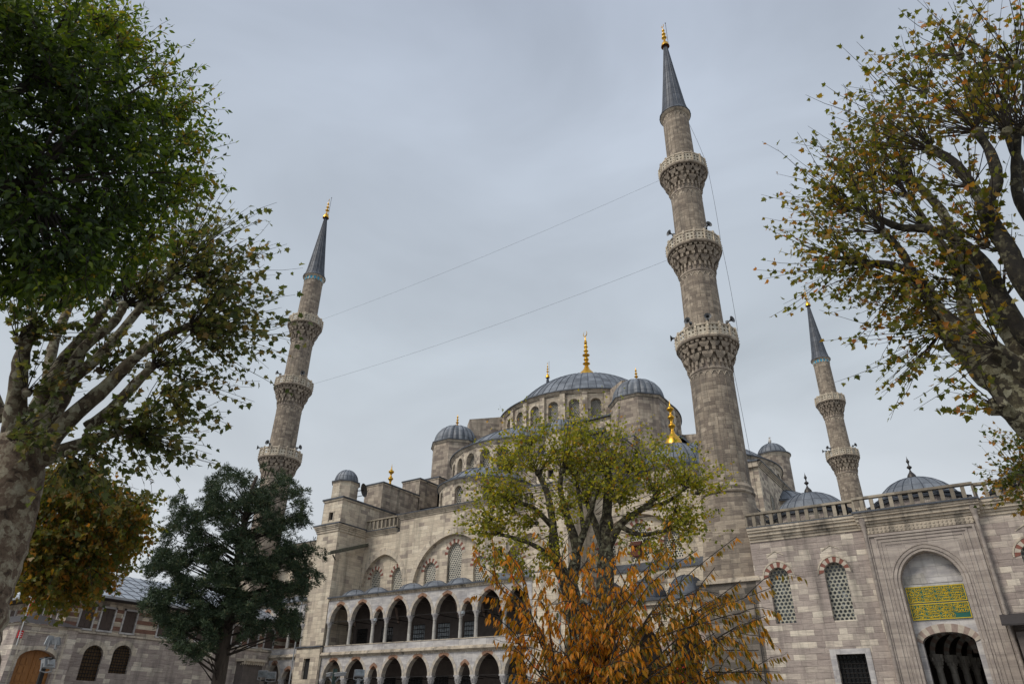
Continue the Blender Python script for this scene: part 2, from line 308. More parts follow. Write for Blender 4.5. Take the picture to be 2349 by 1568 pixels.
class MB:
    def __init__(s): s.v = []; s.f = []; s.m = []; s.uv = []; s.sm = []
    def add(s, vs, fs, mi=0, smooth=False, uvs=None):
        o = len(s.v); s.v.extend([tuple(p) for p in vs])
        for i, f in enumerate(fs):
            s.f.append([o+k for k in f]); s.m.append(mi if isinstance(mi, int) else mi[i]); s.sm.append(smooth)
            s.uv.append(uvs[i] if uvs else None)
    def box(s, x0, x1, y0, y1, z0, z1, mi=0):
        v = [(x0,y0,z0),(x1,y0,z0),(x1,y1,z0),(x0,y1,z0),(x0,y0,z1),(x1,y0,z1),(x1,y1,z1),(x0,y1,z1)]
        s.add(v, [(0,3,2,1),(4,5,6,7),(0,1,5,4),(1,2,6,5),(2,3,7,6),(3,0,4,7)], mi)
    def obox(s, c, ax, ay, az, mi=0):
        """oriented box: centre and three half-extent vectors"""
        c = Vector(c); v = [c+ax*a+ay*b+az*d for d in (-1,1) for a, b in ((-1,-1),(1,-1),(1,1),(-1,1))]
        s.add(v, [(0,3,2,1),(4,5,6,7),(0,1,5,4),(1,2,6,5),(2,3,7,6),(3,0,4,7)], mi)
    def prism(s, pts, z0, z1, mi=0, top=None):
        n = len(pts); tp = top or pts
        v = [(p[0],p[1],z0) for p in pts]+[(p[0],p[1],z1) for p in tp]
        s.add(v, [(i,(i+1)%n,n+(i+1)%n,n+i) for i in range(n)]+[tuple(range(n,2*n)), tuple(reversed(range(n)))], mi)
    def lathe(s, cx, cy, prof, n=32, mi=0, a0=0.0, a1=2*pi, smooth=True, cap=False, flute=0, fn=0, z=0.0):
        full = abs(a1-a0-2*pi) < 1e-6; k = n if full else n+1; o = len(s.v)
        L_ = [0]
        for i in range(1, len(prof)): L_.append(L_[-1]+hypot(prof[i][0]-prof[i-1][0], prof[i][1]-prof[i-1][1]))
        L_ = [z+prof[0][1]+q for q in L_]
        rr = max(p[0] for p in prof)
        for r, zz in prof:
            for j in range(k):
                a = a0+(a1-a0)*j/n; q = r*(1+flute*abs(sin(fn*a/2))) if flute else r
                s.v.append((cx+q*cos(a), cy+q*sin(a), zz+z))
        for i in range(len(prof)-1):
            for j in range(n):
                j2 = (j+1) % k
                s.f.append([o+i*k+j, o+i*k+j2, o+(i+1)*k+j2, o+(i+1)*k+j])
                u0, u1 = rr*(a1-a0)*j/n, rr*(a1-a0)*(j+1)/n
                s.uv.append([(u0,L_[i]),(u1,L_[i]),(u1,L_[i+1]),(u0,L_[i+1])])
                s.m.append(mi); s.sm.append(smooth)
        if cap and full:
            t = len(prof)-1
            s.f.append([o+t*k+j for j in range(k)]); s.uv.append(None); s.m.append(mi); s.sm.append(False)
    def tube(s, pts, rad, n=5, mi=0, cap=True):
        pts = [Vector(p) for p in pts]; o = len(s.v); rr = rad if isinstance(rad, (list, tuple)) else [rad]*len(pts)
        up = Vector((0, 0, 1)); prev = None
        for i, p in enumerate(pts):
            t = (pts[min(i+1, len(pts)-1)]-pts[max(i-1, 0)])
            t = t.normalized() if t.length > 1e-9 else up
            if prev is None: a = t.cross(up if abs(t.z) < .95 else Vector((1, 0, 0))).normalized()
            else:
                a = prev-t*prev.dot(t); a = a.normalized() if a.length > 1e-6 else t.orthogonal().normalized()
            prev = a; b = t.cross(a)
            for j in range(n):
                q = 2*pi*j/n; s.v.append(tuple(p+a*(rr[i]*cos(q))+b*(rr[i]*sin(q))))
        for i in range(len(pts)-1):
            for j in range(n):
                j2 = (j+1) % n
                s.f.append([o+i*n+j, o+i*n+j2, o+(i+1)*n+j2, o+(i+1)*n+j]); s.m.append(mi); s.sm.append(True); s.uv.append(None)
        if cap:
            for base in (o, o+(len(pts)-1)*n):
                s.f.append([base+j for j in range(n)]); s.m.append(mi); s.sm.append(False); s.uv.append(None)
    def plate(s, outer, holes, mp, mi=0, depth=0.0, mr=None, edge=False, back=False, d0=0.0):
        """flat panel with real openings; mp maps (u, v, depth) to a point; the reveals of the holes go `depth` inwards"""
        loops = [outer]+list(holes)
        flat = [p for l in loops for p in l]
        tris = tessellate_polygon([[Vector((p[0], p[1], 0)) for p in l] for l in loops])
        want = (Vector(mp(1,0,0))-Vector(mp(0,0,0))).cross(Vector(mp(0,1,0))-Vector(mp(0,0,0)))
        dv = Vector(mp(0,0,1))-Vector(mp(0,0,0))
        sg = 1 if want.dot(dv) < 0 else -1
        fs = []
        for t in tris:
            a, b, c = [flat[k] for k in t]; ar = (b[0]-a[0])*(c[1]-a[1])-(b[1]-a[1])*(c[0]-a[0])
            if abs(ar) < 1e-9: continue
            fs.append(t if ar*sg > 0 else (t[0], t[2], t[1]))
        s.add([mp(p[0], p[1], d0) for p in flat], fs, mi, uvs=[[(flat[k][0], flat[k][1]) for k in f] for f in fs])
        if back: s.add([mp(p[0], p[1], d0+depth) for p in flat], [tuple(reversed(f)) for f in fs], mi)
        for li, l in enumerate(loops):
            if depth and (li > 0 or edge):
                n = len(l); vs = [mp(p[0], p[1], d0) for p in l]+[mp(p[0], p[1], d0+depth) for p in l]
                s.add(vs, [(i, (i+1) % n, n+(i+1) % n, n+i) for i in range(n)], mi if mr is None else mr)
    def band(s, inner, outer, mp, mats, d, back=.12, run=1):
        """ring of voussoirs between two polylines, standing `d` proud; mats alternate every `run` steps"""
        n = len(inner); vs = []
        for p, q in zip(inner, outer): vs += [mp(p[0], p[1], -d), mp(q[0], q[1], -d), mp(q[0], q[1], back), mp(p[0], p[1], back)]
        for i in range(n-1):
            a, b = 4*i, 4*(i+1); k = mats[(i//run) % len(mats)]
            s.add([vs[a], vs[a+1], vs[b+1], vs[b], vs[a+2], vs[b+2], vs[a+3], vs[b+3]], [(0,1,2,3), (1,4,5,2), (0,3,7,6)], k)
    def build(s, name, mats, parent=None, sharp=35):
        me = bpy.data.meshes.new(name); me.from_pydata(s.v, [], s.f)
        for k in mats: me.materials.append(M[k] if isinstance(k, str) else k)
        nf = len(s.f)
        me.polygons.foreach_set('material_index', s.m)
        me.polygons.foreach_set('use_smooth', s.sm)
        uvl = me.uv_layers.new(name='UVMap'); me.update()
        arr = np.zeros((len(me.loops), 2), np.float32); V = np.array(s.v, np.float64).reshape(-1, 3)
        nr = np.zeros(nf*3); me.polygons.foreach_get('normal', nr); nr = nr.reshape(-1, 3); k = 0
        for i, f in enumerate(s.f):
            if s.uv[i]:
                for j, u in enumerate(s.uv[i]): arr[k+j] = u
            else:
                n = nr[i]; p = V[f]
                if abs(n[2]) > .85: arr[k:k+len(f)] = p[:, :2]
                else:
                    h = sqrt(n[0]**2+n[1]**2); tx, ty = -n[1]/h, n[0]/h
                    arr[k:k+len(f), 0] = p[:, 0]*tx+p[:, 1]*ty; arr[k:k+len(f), 1] = p[:, 2]/max(h, .3)
            k += len(f)
        uvl.data.foreach_set('uv', arr.ravel())
        if any(s.sm): me.set_sharp_from_angle(angle=radians(sharp))
        o = bpy.data.objects.new(name, me); COL.objects.link(o)
        if parent:
            o.parent = parent; o.matrix_parent_inverse = Matrix.Translation(-Vector(parent.location))
        return o

def tag(o, label=None, cat=None, group=None, kind=None):
    if label: o['label'] = label
    if cat: o['category'] = cat
    if group: o['group'] = group
    if kind: o['kind'] = kind
    return o
def thing(name, loc, label, cat, group=None):
    o = bpy.data.objects.new(name, None); COL.objects.link(o); o.location = loc; o.empty_display_size = .5
    return tag(o, label, cat, group)
def copy_tree(o, parent=None, off=(0, 0, 0)):
    mi_ = o.matrix_parent_inverse.copy(); c = o.copy(); COL.objects.link(c); c.parent = parent; c.matrix_parent_inverse = mi_
    for ch in o.children: copy_tree(ch, c)
    return c

def arc(hw, zs, rise, n=12, cx=0.0):
    """pointed arch outline from left spring over the apex to the right spring"""
    rr = max(rise, hw*1.06); c = (rr*rr-hw*hw)/(2*hw); R = hw+c; k = rise/rr
    th = math.acos(min(1, c/R)); pts = []
    for i in range(n+1):
        a = pi-th*i/n; pts.append((cx+c+R*cos(a), zs+R*sin(a)*k))
    return pts+[(2*cx-p[0], p[1]) for p in reversed(pts[:-1])]
def arch(cx, hw, z0, zs, za, n=12): return [(cx-hw, z0)]+arc(hw, zs, za-zs, n, cx)+[(cx+hw, z0)]
def rect(x0, x1, z0, z1): return [(x0, z0), (x0, z1), (x1, z1), (x1, z0)]
def MY(y): return lambda u, v, d: (u, y+d, v)             # facade facing the camera side (-Y)
def MX(x): return lambda u, v, d: (x-d, u, v)             # facade facing +X, u runs along Y
def MCYL(cx, cy, r, a): # flat facet of a drum whose outward direction is `a`
    nx, ny = cos(a), sin(a); tx, ty = -ny, nx
    return lambda u, v, d: (cx+nx*(r-d)+tx*u, cy+ny*(r-d)+ty*u, v)

def dome_prof(r, h, n=10, p=1.0, r_in=0.0): 
    return [(r*cos(pi/2*i/n)**p if i < n else r_in, h*sin(pi/2*i/n)) for i in range(n+1)]
def cap_prof(r, h, n=12):
    Rs = (r*r+h*h)/(2*h); th = math.acos((Rs-h)/Rs)
    return [(Rs*sin(th*(n-i)/n) if i < n else 0.0, h-Rs*(1-cos(th*(n-i)/n))) for i in range(n+1)]
def dome(name, cx, cy, z, r, h, ribs, parent, a0=0.0, a1=2*pi, mat='lead', flute=0, seam=.035, n=None):
    mb = MB(); n = n or max(48, ribs*2); pr = cap_prof(r, h, 12) if h < r*.95 else dome_prof(r, h, 12)
    mb.lathe(cx, cy, pr, n, 0, a0, a1, flute=flute, fn=ribs, z=z)
    for k in range(ribs+(0 if a1-a0 > 6.2 else 1)):
        a = a0+(a1-a0)*k/ribs
        pts = [(cx+(q+seam*.4)*cos(a), cy+(q+seam*.4)*sin(a), z+zz+seam*.3) for q, zz in pr[:-1]]
        mb.tube(pts, seam, 4, 1)
    # lead eave roll
    mb.lathe(cx, cy, [(r-.1, -.02), (r+.16, -.02), (r+.18, .08), (r-.02, .14)], n, 2, a0, a1, smooth=False, z=z)
    return mb.build(name, [mat, 'seam', 'lead_dark'], parent, 50)
def finial_prof(h, r, bulbs):
    """gilded finial: flared foot, then bulbs of shrinking size, then a spike"""
    pr = [(r*1.0, 0), (r*.93, h*.06), (r*.80, h*.13), (r*.55, h*.20), (r*.30, h*.26), (r*.17, h*.33)]
    z = .34; step = .53/len(bulbs)
    for i, b in enumerate(bulbs):
        z0 = z+step*i; q0 = .13 if i < 2 else .09
        for t, q in ((0, q0), (.18, q0+.05), (.30, b*.62), (.40, b*.9), (.50, b), (.60, b*.9), (.70, b*.62), (.82, q0+.04), (.95, q0)): pr.append((r*q, h*(z0+step*t)))
    pr += [(r*.07, h*.88), (r*.05, h*.92), (0.0, h*1.0)]
    return pr
def finial(name, cx, cy, z, h, r, bulbs, parent, mat='gold', crescent=False):
    mb = MB(); pr = finial_prof(h*.93 if crescent else h, r, bulbs); mb.lathe(cx, cy, pr, 14, 0, z=z)
    if crescent:
        c = Vector((cx, cy, z+h*.95)); R = h*.055; pts = []; rad = []
        for i in range(15):
            a = radians(120+300*i/14); pts.append(c+Vector((R*cos(a)*.8, -R*cos(a)*.35, R*sin(a)))); rad.append(.012+.03*sin(pi*i/14)*h/4)
        mb.tube(pts, rad, 5, 0)
    return mb.build(name, [mat], parent, 60)
def cornice_ring(mb, cx, cy, r, z, n, mi=0, mlead=1, h=.35, p=.3, a0=0.0, a1=2*pi, smooth=False, off=0.0):
    mb.lathe(cx, cy, [(r-.02, z-h), (r+p*.35, z-h*.7), (r+p*.35, z-h*.5), (r+p*.8, z-h*.2), (r+p*.8, z-.07)], n, mi, a0+off, a1+off, smooth=smooth)
    mb.lathe(cx, cy, [(r+p*.8, z-.07), (r+p*1.15, z-.07), (r+p*1.15, z+.04), (r-.3, z+.14)], n, mlead, a0+off, a1+off, smooth=smooth)
def cornice_x(mb, x0, x1, y, z, h=.55, p=.32, mi=0, ml=1, ends=True):
    """moulded cornice along X on a wall facing -Y; top of the lead cap at z"""
    for k, (a, b, q) in enumerate(((0, .3, .25), (.3, .52, .5), (.52, .72, .72), (.72, .9, 1.0))):
        e = p*q if ends else 0
        mb.box(x0-e, x1+e, y-p*q, y+.05, z-h+h*a, z-h+h*b, mi)
    e = p+.06 if ends else 0
    mb.box(x0-e, x1+e, y-p-.06, y+.3, z-h*.1, z+.03, ml)
def cornice_y(mb, y0, y1, x, z, h=.55, p=.32, mi=0, ml=1, s=1):
    for k, (a, b, q) in enumerate(((0, .3, .25), (.3, .52, .5), (.52, .72, .72), (.72, .9, 1.0))):
        xs = sorted((x-.05*s, x+p*q*s)); mb.box(xs[0], xs[1], y0, y1, z-h+h*a, z-h+h*b, mi)
    xs = sorted((x-.3*s, x+(p+.06)*s)); mb.box(xs[0], xs[1], y0, y1, z-h*.1, z+.03, ml)

def window(name, cx, hw, z0, zs, za, mp, depth, parent, mat='lattice', frame=True):
    mb = MB(); mb.plate(arch(cx, hw, z0, zs, za, 8), [], mp, 0, d0=depth)
    if frame:
        o = arch(cx, hw, z0, zs, za, 8); i_ = arch(cx, hw-.05, z0+.05, zs, za-.05, 8)
        mb.band(i_+[i_[0]], o+[o[0]], mp, [1], -depth+.04, depth)
    return mb.build(name, [mat, 'trim'], parent)
def grille(name, x0, x1, z0, z1, mp, parent, glass='glass', nx=4, nz=5, arched=None, bars='iron', th=.022):
    """window behind a wrought-iron lattice of bars"""
    mb = MB(); out = arched or rect(x0, x1, z0, z1)
    mb.plate(out, [], mp, 0, d0=.0)
    def top(x):
        if not arched: return z1
        for a, b in zip(out, out[1:]):
            if a[0] <= x <= b[0] and b[0]-a[0] > 1e-6: return a[1]+(b[1]-a[1])*(x-a[0])/(b[0]-a[0])
        return z1
    for i in range(nx+1):
        x = x0+(x1-x0)*i/nx; x = min(max(x, x0+.02), x1-.02)
        mb.tube([mp(x, z0, -.1), mp(x, top(x), -.1)], th, 4, 1)
    for j in range(nz+1):
        zz = z0+(z1-z0)*j/nz
        a, b = x0, x1
        if arched:
            xs = [p[0] for p in out if p[1] >= zz-1e-6]
            if not xs: continue
            a, b = min(xs), max(xs)
        mb.tube([mp(a, zz, -.1), mp(b, zz, -.1)], th, 4, 1)
    return mb.build(name, [glass, bars], parent)

# ------------------------------------------------------------------ ground
mb = MB(); mb.add([(-1500, -1500, 0), (1500, -1500, 0), (1500, 1500, 0), (-1500, 1500, 0)], [(0, 1, 2, 3)])
tag(mb.build('ground', ['paving']), kind='structure')

# ------------------------------------------------------------------ the mosque
XC, DY = -24.8, 27.9
mq = thing('mosque', (XC, DY, 0), 'grey domed limestone mosque with cascading lead domes and a two-storey arcaded gallery', 'mosque')
YW = 1.5                                             # plane of the side wall
def mir(x): return 2*XC-x
# --- side wall with the great blind arches
mb = MB()
cen = rect(-31.1, -18.5, 0, 18.0)
def inner_arch(cx, hw, z0, zs, za): return arch(cx, hw, z0, zs, za, 16)
big = inner_arch(XC, 4.25, 8.9, 11.6, 16.02)
smL = inner_arch(-32.8, 2.55, 8.9, 12.2, 15.12); smR = [(2*XC-p[0], p[1]) for p in reversed(smL)]
bay = inner_arch(-7.45, 4.0, 9.0, 11.6, 15.4); bayL = [(2*XC-p[0], p[1]) for p in reversed(bay)]
outw = [(-48.6, 0), (-48.6, 17.0), (-31.1, 17.0), (-31.1, 18.1), (-18.5, 18.1), (-18.5, 17.0), (-1.4, 17.0), (-1.4, 0)]
mb.plate(outw, [big, smL, smR, bay, bayL], MY(YW), 0, depth=.38)
def ringpts(cx, hw, zs, za, t, n=16): return arc(hw, zs, za-zs, n, cx), arc(hw+t, zs, za-zs+t*1.08, n, cx)
for cx, hw, zs, za in ((XC, 4.25, 11.6, 16.02), (-32.8, 2.55, 12.2, 15.12), (mir(-32.8), 2.55, 12.2, 15.12), (-7.45, 4.0, 11.6, 15.4), (mir(-7.45), 4.0, 11.6, 15.4)):
    a, b = ringpts(cx, hw, zs, za, .52); mb.band(a, b, MY(YW), [1, 2, 1, 1, 2], .03, .02)
wins = []
def wset(cx, dx, hw, z0, zs, za): wins.append((cx+dx, hw, z0, zs, za))
WW = {XC: [(-2.63, .66, 11.2, 13.2, 13.97), (0.05, .77, 11.2, 14.4, 15.38), (2.78, .66, 11.2, 13.2, 13.97)],
      -32.8: [(-1.16, .64, 11.2, 13.1, 13.93), (1.54, .63, 11.2, 13.1, 13.9)], mir(-32.8): [(-1.54, .63, 11.2, 13.1, 13.9), (1.16, .64, 11.2, 13.1, 13.93)],
      -7.45: [(-2.65, .66, 12.05, 13.2, 13.97), (-.05, .72, 12.05, 13.9, 14.85), (2.53, .67, 12.05, 13.2, 13.97)],
      mir(-7.45): [(-2.53, .67, 12.05, 13.2, 13.97), (.05, .72, 12.05, 13.9, 14.85), (2.65, .66, 12.05, 13.2, 13.97)]}
for cx, ws in WW.items():
    hw = {XC: 4.25, -32.8: 2.55, mir(-32.8): 2.55}.get(cx, 4.0); za = {XC: 16.02, -32.8: 15.12, mir(-32.8): 15.12}.get(cx, 15.4); zs = 12.2 if hw < 3 else 11.6
    holes = [arch(cx+d, w, z0, s_, a_, 8) for d, w, z0, s_, a_ in ws]
    mb.plate(arch(cx, hw, 8.9 if hw < 4.1 and hw > 3 else 8.8, zs, za, 16), holes, MY(YW+.38), 3, depth=.3)
    for d, w, z0, s_, a_ in ws:
        i_ = arc(w+.01, s_, a_-s_, 7, cx+d); o = arc(w+.34, s_, a_-s_+.34, 7, cx+d)
        mb.band(i_, o, MY(YW+.38), [4, 5], .02, .02)
        window('window', cx+d, w, z0, s_, a_, MY(YW+.38), .22, mq)
mb.build('side_wall', ['stone_pale', 'trim', 'stone_pale', 'stone_pale', 'red', 'cream'], mq)
mb = MB()
cornice_x(mb, -31.1, -18.5, YW, 18.52, .45, .3)
for x0, x1 in ((-35.5, -31.45), (-18.15, -14.1), (-48.0, -38.3), (-11.3, -1.6)):
    cornice_x(mb, x0, x1, YW, 17.42, .45, .3, ends=False)
mb.build('cornice', ['trim', 'lead_dark'], mq)
def balustrade(name, x0, x1, y, z0, z1, step, w, parent, mat='rail'):
    mb = MB(); n = max(1, round((x1-x0)/step)); st = (x1-x0)/n
    mb.box(x0, x1, y-.16, y+.14, z1-.13, z1, 0); mb.box(x0, x1, y-.15, y+.13, z0, z0+.05, 0)
    for k in range(n+1):
        x = x0+st*k; e = w/2
        mb.box(max(x-e, x0), min(x+e, x1), y-.10, y+.08, z0+.05, z1-.13, 0)
        if k < n: mb.lathe(x+st/2, y-.02, [(.13, 0), (.12, .06), (0, .1)], 8, 0, z=z0+.05)
    return mb.build(name, [mat], parent)
balustrade('balustrade', -35.4, -31.3, YW-.1, 17.47, 18.5, .5, .17, mq)
balustrade('balustrade', -18.3, -14.2, YW-.1, 17.47, 18.5, .5, .17, mq)
# --- body of the hall behind the wall, roof terraces
mb = MB()
mb.box(-48.0, -1.8, YW+1.2, 54.0, 0, 17.3, 0)
mb.box(-31.0, -18.6, YW+1.2, 5.2, 17.3, 18.0, 0)
mb.box(-41.5, -8.1, 9.0, 46.8, 17.3, 20.4, 0)
mb.box(-36.6, -13.0, DY-11.4, DY+11.4, 20.4, 30.6, 0)
for s in (0, 1):                                    # end walls towards the courtyard and the qibla side
    x0, x1 = (-5.2, -2.0) if s == 0 else (mir(-2.0), mir(-5.2))
    mb.box(x0, x1, 17.35, 38.4, 17.3, 22.75, 0)
mb.build('hall_body', ['stone'], mq)
mb = MB()
mb.box(-48.2, -1.6, YW+.9, 54.2, 17.3, 17.45, 0)
mb.box(-31.2, -18.4, YW+.3, 5.2, 18.05, 18.2, 0)
mb.box(-41.7, -7.9, 8.8, 47.0, 20.4, 20.55, 0)
mb.prism([(-36.9, DY-11.7), (-12.7, DY-11.7), (-12.7, DY+11.7), (-36.9, DY+11.7)], 30.6, 30.8, 0)
# stepped lead gables climbing to the drum on each side of the square base
for s in (-1, 1):
    for k in range(4):
        xx = XC+s*(10.2-2.2*k)
        mb.box(min(xx, xx-s*2.2), max(xx, xx-s*2.2), DY-12.1, DY-9, 28.2+.65*k-.05, 28.5+.65*k+.1, 0)
mb.build('terrace_roof', ['lead_dark'], mq)
mb = MB()
cornice_y(mb, 17.2, 38.5, -2.0, 23.27, .5, .3)
mb.box(-5.3, -1.95, 17.1, 17.35, 22.7, 23.2, 0); mb.box(-5.4, -1.9, 17.0, 38.6, 23.2, 23.28, 1)
mb.add([(-5.4, 17.0, 23.28), (-1.66, 17.0, 23.28), (-1.66, 38.6, 23.28), (-5.4, 38.6, 23.28), (-5.4, 18.5, 24.3), (-5.4, 37.1, 24.3)], [(0,1,4), (1,2,5,4), (2,3,5)], 1)
cornice_y(mb, 2.7, 54, -1.8, 17.6, .5, .3)
mb.build('end_wall_cornice', ['trim', 'lead_dark'], mq)
for k in range(4):                                  # tall windows of the courtyard end wall
    window('window', 20.5+k*4.6, .6, 18.2, 20.1, 20.9, MX(-1.97), 0.0, mq, 'lattice_d')
# --- central exedra over the gallery and the half dome above, on each of the four sides
def side_frame(k):
    a = [-pi/2, 0, pi/2, pi][k]; return lambda r, t: (XC+r*cos(a)-t*sin(a), DY+r*sin(a)+t*cos(a)), a
def facets(mb, cx, cy, r, z0, z1, centres, hw_ang, whw, wz, mi, par, depth=.45, wd=.36, mat='lattice_d', a_lo=None, a_hi=None, niche=0):
    """polygonal drum wall: a facet with a real arched opening at every window centre and plain facets between"""
    rr = r*cos(hw_ang)
    for a in centres:
        w = r*sin(hw_ang); z0w, zsw, zaw = wz
        mb.plate(rect(-w, w, z0, z1), [arch(0, whw+niche, z0w-niche, zsw, zaw+niche, 8)], MCYL(cx, cy, rr, a), mi, depth=depth)
        window('window', 0, whw if not niche else whw+niche, z0w, zsw, zaw+niche, MCYL(cx, cy, rr, a), wd, par, mat, frame=not niche)
        i_ = arc(whw+niche+.02, zsw, zaw+niche-zsw+.02, 8, 0); o = arc(whw+niche+.3, zsw, zaw+niche-zsw+.3, 8, 0)
        mb.band(i_, o, MCYL(cx, cy, rr, a), [1], .015, .02)
for k in range(4):
    fr, a = side_frame(k)
    # half dome drum
    cx, cy = fr(DY-14.2 if k == 0 else 13.7, 0); r = 8.5
    st = radians(13.5); cen = [a+st*j for j in range(-6, 7)]
    mb = MB(); facets(mb, cx, cy, r, 20.4, 25.6, cen, st/2, .48, (22.6, 24.55, 25.05), 0, mq, .6, .5, niche=.12)
    for s in (-1, 1): mb.lathe(cx, cy, [(r, 20.4), (r, 25.6)], 4, 0, a+s*radians(87.75), a+s*radians(120), smooth=False)
    cornice_ring(mb, cx, cy, r, 25.9, 60, 1, 2, .38, .26, a-radians(110), a+radians(110))
    mb.build('half_dome_drum', ['stone', 'trim', 'lead_dark'], mq)
    dome('half_dome', cx, cy, 26.0, r-.15, 3.55, 40, mq)
    # exedra drum
    cx, cy = fr(DY-6.5, 0); r = 4.62
    st = radians(36); cen = [a+st*j for j in range(-2, 3)]
    mb = MB()
    for c in cen:
        hw = radians(9); rr = r*cos(hw)
        mb.plate(rect(-r*sin(hw), r*sin(hw), 17.4, 20.9), [arch(0, .4, 18.75, 20.0, 20.47, 8)], MCYL(cx, cy, rr, c), 0, depth=.4)
        window('window', 0, .4, 18.75, 20.0, 20.47, MCYL(cx, cy, rr, c), .28, mq, 'lattice_d')
        mb.lathe(cx, cy, [(r, 17.4), (r, 20.9)], 3, 0, c+hw, c+st-hw, smooth=True)
        mb.band(arc(.42, 20.0, .49, 8), arc(.68, 20.0, .78, 8), MCYL(cx, cy, rr, c), [1], .015, .02)
    mb.lathe(cx, cy, [(r, 17.4), (r, 20.9)], 3, 0, cen[0]-st+hw, cen[0]-hw, smooth=True)
    cornice_ring(mb, cx, cy, r, 21.05, 48, 1, 2, .35, .26, a-radians(125), a+radians(125))
    for sg in (-1, 1):
        q0, q1 = sorted((a+sg*radians(50), a+sg*radians(125)))
        mb.lathe(cx, cy, [(6.2, 17.4), (6.2, 19.0)], 14, 0, q0, q1, smooth=False); mb.lathe(cx, cy, [(6.2, 19.0), (6.4, 19.02), (6.4, 19.12), (4.6, 19.5)], 14, 2, q0, q1, smooth=False)
    mb.build('exedra_drum', ['stone', 'trim', 'lead_dark'], mq)
    dome('exedra_half_dome', cx, cy, 21.15, r-.1, 2.1, 26, mq)
    for s in (-1, 1):                                # diagonal exedrae nestling against the half dome
        cx, cy = fr(DY-9.3, s*7.6); r = 3.9
        mb = MB(); mb.lathe(cx, cy, [(r, 17.4), (r, 18.9)], 40, 0)
        cornice_ring(mb, cx, cy, r, 19.1, 40, 1, 2, .3, .22); mb.build('exedra_drum', ['stone', 'trim', 'lead_dark'], mq)
        dome('exedra_half_dome', cx, cy, 19.15, r-.1, 1.3, 20, mq)
# --- main drum, buttresses and dome
mb = MB(); st = 2*pi/28
cen = [-pi/2+st*(j+.5) for j in range(28)]
facets(mb, XC, DY, 11.25, 30.7, 34.9, cen, st/2, .62, (31.7, 33.55, 34.15), 0, mq, .5, .36)
for j in range(28):                                  # slim pilasters at the corners of the drum
    a = -pi/2+st*j; c = Vector((XC+11.3*cos(a), DY+11.3*sin(a), 32.8)); n_ = Vector((cos(a), sin(a), 0)); t_ = Vector((-sin(a), cos(a), 0))
    mb.obox(c, n_*.22, t_*.3, Vector((0, 0, 2.0)), 0)
cornice_ring(mb, XC, DY, 11.3, 35.18, 84, 1, 2, .42, .34)
mb.lathe(XC, DY, [(12.6, 30.7), (12.6, 31.0), (11.2, 31.5)], 56, 2, smooth=False); mb.lathe(XC, DY, [(11.2, 35.30), (10.2, 35.5)], 84, 2)
mb.build('main_drum', ['stone', 'trim', 'lead_dark'], mq)
dm = dome('main_dome', XC, DY, 35.42, 10.35, 6.15, 64, mq, seam=.04)
finial('finial', XC, DY, 41.45, 7.9, 1.55, (.33, .24, .33, .22, .19, .15), dm, crescent=True)
# --- four weight turrets with melon domes
def octa(cx, cy, r, off=pi/8): return [(cx+r*cos(off+i*pi/4), cy+r*sin(off+i*pi/4)) for i in range(8)]
tsrc = None
for sx in (-1, 1):
    for sy in (-1, 1):
        cx, cy = XC+sx*12.1, DY+sy*11.9
        if tsrc is None:
            t0 = (cx, cy); mb = MB(); off = pi/8
            mb.lathe(cx, cy, [(2.9, 20.5), (2.9, 30.6)], 8, 0, off, off+2*pi, smooth=False)
            cornice_ring(mb, cx, cy, 2.95, 30.95, 8, 1, 2, .32, .2, off=off)
            tb = mb.build('weight_turret', ['stone_dark', 'trim', 'lead_dark'], mq); tsrc = tb
            dd = MB(); dd.lathe(cx, cy, [(2.62*cos(pi/2*i/10)**.8 if i < 10 else 0, 2.55*sin(pi/2*i/10)) for i in range(11)], 96, 0, flute=.06, fn=24, z=31.0)
            for k in range(12):
                a = 2*pi*k/12+pi/24*0
                dd.tube([(cx+(q*1.0+.03)*cos(a), cy+(q*1.0+.03)*sin(a), 31+zz+.02) for q, zz in [(2.62*cos(pi/2*i/10)**.8, 2.55*sin(pi/2*i/10)) for i in range(10)]], .03, 4, 1)
            d_ = dd.build('turret_dome', ['lead', 'seam'], tb, 30)
            finial('finial', cx, cy, 33.3, 2.05, .50, (.44, .32, .24), d_)
        else:
            def cp(o, par, dx, dy):
                c = o.copy(); COL.objects.link(c); c.parent = par
                return c
            c = tsrc.copy(); COL.objects.link(c); c.location = (tsrc.location.x+cx-t0[0], tsrc.location.y+cy-t0[1], 0)
            for ch in tsrc.children:
                e1 = cp(ch, c, 0, 0)
                for g2 in ch.children: cp(g2, e1, 0, 0)
# flying buttresses from turrets to the drum
for sx in (-1, 1):
    for sy in (-1, 1):
        mb = MB()
        d = Vector((sx, sy, 0)).normalized(); t_ = Vector((-d.y, d.x, 0)); b0 = Vector((XC, DY, 0))
        P0 = [(11.0, 30.7), (11.0, 35.1), (15.6, 34.3), (15.6, 30.7)]
        vs = [b0+d*q+t_*w+Vector((0, 0, z_)) for w in (-1.0, 1.0) for q, z_ in P0]
        mb.add(vs, [(0,1,2,3), (7,6,5,4), (1,5,6,2), (2,6,7,3), (0,4,5,1)], 0)
        mb.build('flying_buttress', ['stone_dark'], mq)
for sx in (-1, 1):                                   # lower stepped arches running sideways from the drum
    for sy in (-1, 1):
        mb = MB(); x0, x1 = sorted((XC+sx*9.2, XC+sx*12.6)); y = DY+sy*7.9
        mb.plate([(x0, 30.7), (x0, 34.2 if sx < 0 else 34.6), (x1, 34.6 if sx < 0 else 34.2), (x1, 30.7)], [arch((x0+x1)/2, .75, 31.2, 32.3, 33.1, 8)], MY(y-.5), 0, depth=1.0, edge=True, back=True)
        mb.build('flying_buttress', ['stone_dark'], mq)
